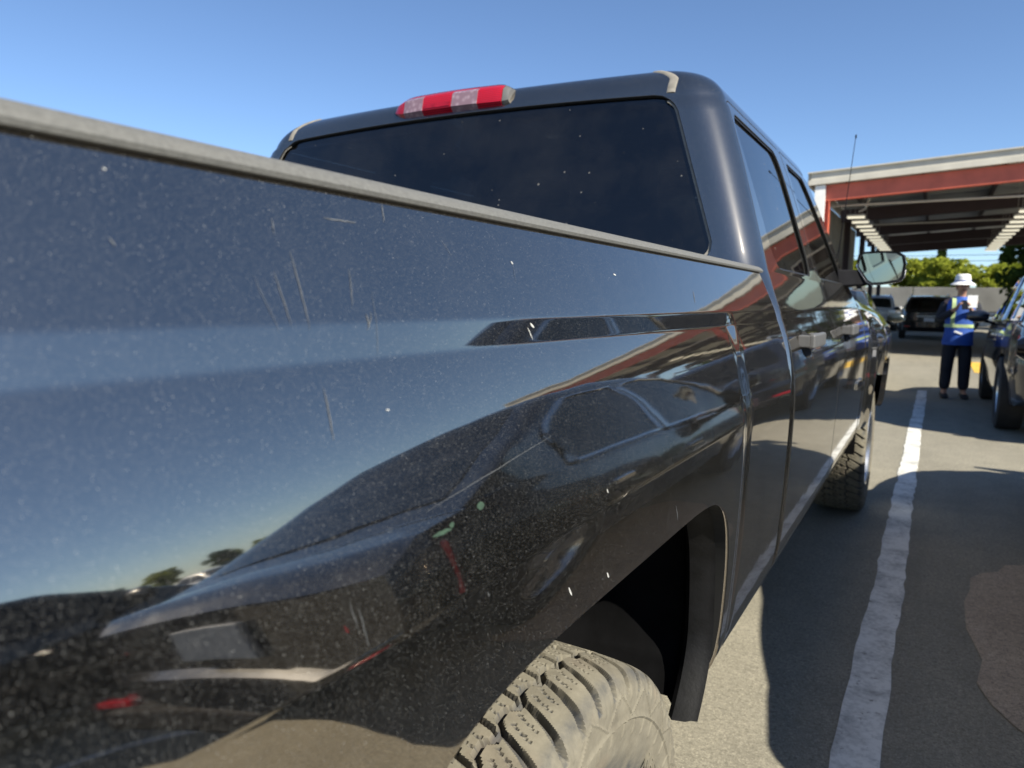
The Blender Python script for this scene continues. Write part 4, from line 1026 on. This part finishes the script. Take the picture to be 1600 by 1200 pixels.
# ================================================================== PERSON
PX, PY = 1.575, 10.33
per = empty('person', 'person in blue vest and white bucket hat looking down at a phone', 'person', loc=(PX, PY, 0), rz=R(8)); per.scale = (.935,)*3
def skin_fig(name, joints, edges, mat, parent, root=0, sub=2):
    me = bpy.data.meshes.new(name); me.from_pydata([j[0] for j in joints], edges, []); me.materials.append(MATS[mat])
    o = bpy.data.objects.new(name, me); link(o, parent)
    sk = o.modifiers.new('skin', 'SKIN'); sk.use_smooth_shade = True
    lay = me.skin_vertices[0] if me.skin_vertices else None
    if lay is None:
        bm = bmesh.new(); bm.from_mesh(me); bm.verts.layers.skin.verify(); bm.to_mesh(me); bm.free(); lay = me.skin_vertices[0]
    for i, j in enumerate(joints):
        r_ = j[1] if isinstance(j[1], tuple) else (j[1], j[1]); lay.data[i].radius = r_; lay.data[i].use_root = (i == root)
    ss = o.modifiers.new('sub', 'SUBSURF'); ss.levels = sub; ss.render_levels = sub; return o
J = [((0, 0, .92), (.13, .10)), ((0, .005, 1.08), (.125, .09)), ((0, .0, 1.25), (.15, .10)), ((0, .012, 1.385), .062), ((0, -.005, 1.44), .05), ((0, -.03, 1.50), (.066, .078)), ((0, -.028, 1.57), (.074, .088)), ((0, -.012, 1.63), (.055, .068))]
E_ = [(i, i+1) for i in range(7)]
def addj(p_, r_, par): J.append((p_, r_)); E_.append((par, len(J)-1)); return len(J)-1
for s_ in (1, -1):
    sh = addj((s_*.165, .01, 1.345), .058, 2); el = addj((s_*.235, .04, 1.10), .043, sh)
    wr_ = addj((s_*.090, -.19, 1.235), .028, el); pm = addj((s_*.062, -.240, 1.27), (.022, .034), wr_)
    for k, (fx, fz, ln) in enumerate(((-.028, .026, .052), (-.010, .030, .062), (.008, .028, .058), (.022, .018, .045))):
        a = addj((s_*(.055+fx*.3), -.270-.004*k, 1.28+fz*.9), .0095, pm); addj((s_*(.030+fx*.2), -.280-.002*k, 1.285+fz*.9+ln*.25), .0085, a)
    a = addj((s_*.067, -.258, 1.305), .011, pm); addj((s_*.046, -.280, 1.322), .009, a)
    hp_ = addj((s_*.085, 0, .87), (.088, .09), 0); kn = addj((s_*.105, -.012, .48), .062, hp_); an_ = addj((s_*.115, .02, .10), .04, kn); addj((s_*.125, -.10, .045), (.040, .032), an_)
body = skin_fig('body', J, E_, 'skin', per)
for s_ in (1, -1):
    m = MB(); m.revolve([(-.004, .0005), (-.003, .007), (.0, .009), (.004, .006), (.006, .0005)], 8, 'z', (s_*.028, -.112, 1.552)); m.build('eye', 'hair_dark', per)
    m = MB(); rings = [[Vector((s_*(.072+.01*math.sin(a)), -.02+.022*math.cos(b_), 1.545+.032*math.sin(b_))) for b_ in np.linspace(0, 2*math.pi, 10, endpoint=False)] for a in (0, 1, 2)]; m.loft(rings, True, True); m.build('ear', 'skin', per)
m = MB(); m.loft([[Vector((.010*k*math.cos(a), -.110-.012*k+.004*math.sin(a), 1.562-.022*k+.008*math.sin(a))) for a in np.linspace(0, 2*math.pi, 8, endpoint=False)] for k in (.5, 1., 1.5, .4)], True, True); m.build('nose', 'skin', per)
m = MB(); m.tube([(-.022, -.106, 1.500), (0, -.112, 1.498), (.022, -.106, 1.500)], .005, 6); m.build('mouth', 'hair_dark', per)
m = MB(); rings = []
for z, rx, ry, cy in ((1.50, .060, .055, .03), (1.55, .080, .080, .012), (1.60, .084, .088, .0), (1.64, .07, .075, 0)):
    rings.append([Vector((rx*math.cos(a), cy+ry*math.sin(a), z)) for a in np.linspace(-.25, math.pi+.25, 18)])
m.loft(rings, False); m.build('hair', 'hair_dark', per)
def rings_obj(name, mat, secs, n=28, cap=False, parent=per, wob=0.):
    m = MB(); rings = []; rn = random.Random(5)
    for z, rx, ry, cy in secs:
        rings.append([Vector(((rx+wob*math.sin(5*a+z*30))*math.cos(a), cy+(ry+wob*math.cos(4*a+z*22))*math.sin(a), z)) for a in np.linspace(0, 2*math.pi, n, endpoint=False)])
    m.loft(rings, True, cap); return m.build(name, mat, parent, angle=60)
vsec = [(.745, .190, .150, .005), (.80, .186, .146, .0), (.92, .174, .136, 0), (1.05, .168, .130, 0), (1.18, .178, .132, 0), (1.28, .184, .130, .003), (1.345, .168, .118, .006), (1.385, .120, .092, .012), (1.405, .078, .075, .015)]
vest = rings_obj('vest', 'vest_blue', vsec, wob=.006)
def band(z0, z1, mat, name, grow=.007):
    f0 = lambda z: [float(np.interp(z, [q[0] for q in vsec], [q[k] for q in vsec]))+(grow if k < 3 else 0) for k in (1, 2, 3)]
    return rings_obj(name, mat, [(z, *f0(z)) for z in np.linspace(z0, z1, 4)], parent=vest, wob=.006)
band(.985, 1.03, 'vest_lime', 'reflective_band'); band(.80, .815, 'vest_blue', 'hem')
for s_ in (-1,):
    m = MB(); rings = []
    for k in range(10):
        t = k/9; z = lerp(1.03, 1.385, t); rx, ry = [float(np.interp(z, [q[0] for q in vsec], [q[j] for q in vsec])) for j in (1, 2)]
        x = s_*lerp(.10, .095, t); yy = -(ry+.010)*math.sqrt(max(.05, 1-(x/(rx+.008))**2))
        rings.append([Vector((x-.024, yy-.004, z)), Vector((x+.024, yy-.004, z)), Vector((x+.024, yy+.012, z)), Vector((x-.024, yy+.012, z))])
    m.loft(rings, True, True); m.build('shoulder_stripe', 'vest_lime', vest)
m = MB(); 
for k in range(3): m.box((-.055+.03*k, -.147, .93-.012*k), (.035, .006, .022))
m.build('vest_print', 'paper_white', vest)
for s_ in (1, -1):
    JJ = [((s_*.155, .01, 1.35), .078), ((s_*.205, .025, 1.22), .066), ((s_*.24, .042, 1.10), .060), ((s_*.165, -.08, 1.165), .050), ((s_*.105, -.165, 1.215), .044)]
    skin_fig('sleeve', JJ, [(i, i+1) for i in range(4)], 'sleeve_dark', per)
TJ = [((0, 0, .93), (.150, .115)), ((0, 0, .84), (.150, .12))]; TE = [(0, 1)]
for s_ in (1, -1):
    TJ += [((s_*.09, 0, .78), .104), ((s_*.106, -.01, .48), .086), ((s_*.112, .01, .25), .078), ((s_*.116, .015, .10), .076)]; k = len(TJ)-4; TE += [(1, k), (k, k+1), (k+1, k+2), (k+2, k+3)]
skin_fig('trousers', TJ, TE, 'trousers_dark', per)
for s_ in (1, -1):
    m = MB(); rings = []
    for y, w_, h in ((.085, .028, .05), (.07, .042, .085), (.0, .046, .095), (-.08, .052, .075), (-.14, .050, .055), (-.175, .03, .035)):
        rings.append([Vector((s_*.122+w_*math.cos(a), y, .002+max(0, h*(.5+.5*math.sin(a))))) for a in np.linspace(0, 2*math.pi, 12, endpoint=False)])
    m.loft(rings, True, True); m.build('shoe', 'shoe_dark', per)
hat = rings_obj('hat', 'hat_white', [(1.565, .155, .165, -.02), (1.572, .150, .160, -.02), (1.600, .108, .118, -.018), (1.615, .098, .108, -.016), (1.66, .092, .102, -.014), (1.70, .084, .094, -.012), (1.712, .06, .07, -.012), (1.715, .004, .004, -.012)], wob=.003)
rings_obj('hat_band', 'vest_blue', [(1.612, .101, .111, -.016), (1.628, .098, .108, -.016)], parent=hat)
hd = math.cos(R(8)), math.sin(R(8))
def perp(x, y, z): return (PX+.935*(x*hd[0]-y*hd[1]), PY+.935*(x*hd[1]+y*hd[0]), .935*z)
ph = MB().box((0, 0, 0), (.072, .010, .145), Matrix.Rotation(R(-38), 3, 'X')).build('phone', 'phone_black', bevel=.004); ph.location = perp(0, -.285, 1.295); ph.rotation_euler = (0, 0, R(8))
tag(ph, 'black phone held in both hands by the person in blue vest', 'phone')
pp = MB().box((0, 0, 0), (.11, .004, .16), Matrix.Rotation(R(-14), 3, 'X')).build('paper_sheet', 'paper_white', bevel=.001); pp.location = perp(.085, -.27, 1.34); pp.rotation_euler = (0, 0, R(-6))
tag(pp, 'folded white paper sheet held at the chest of the person in blue vest', 'paper')
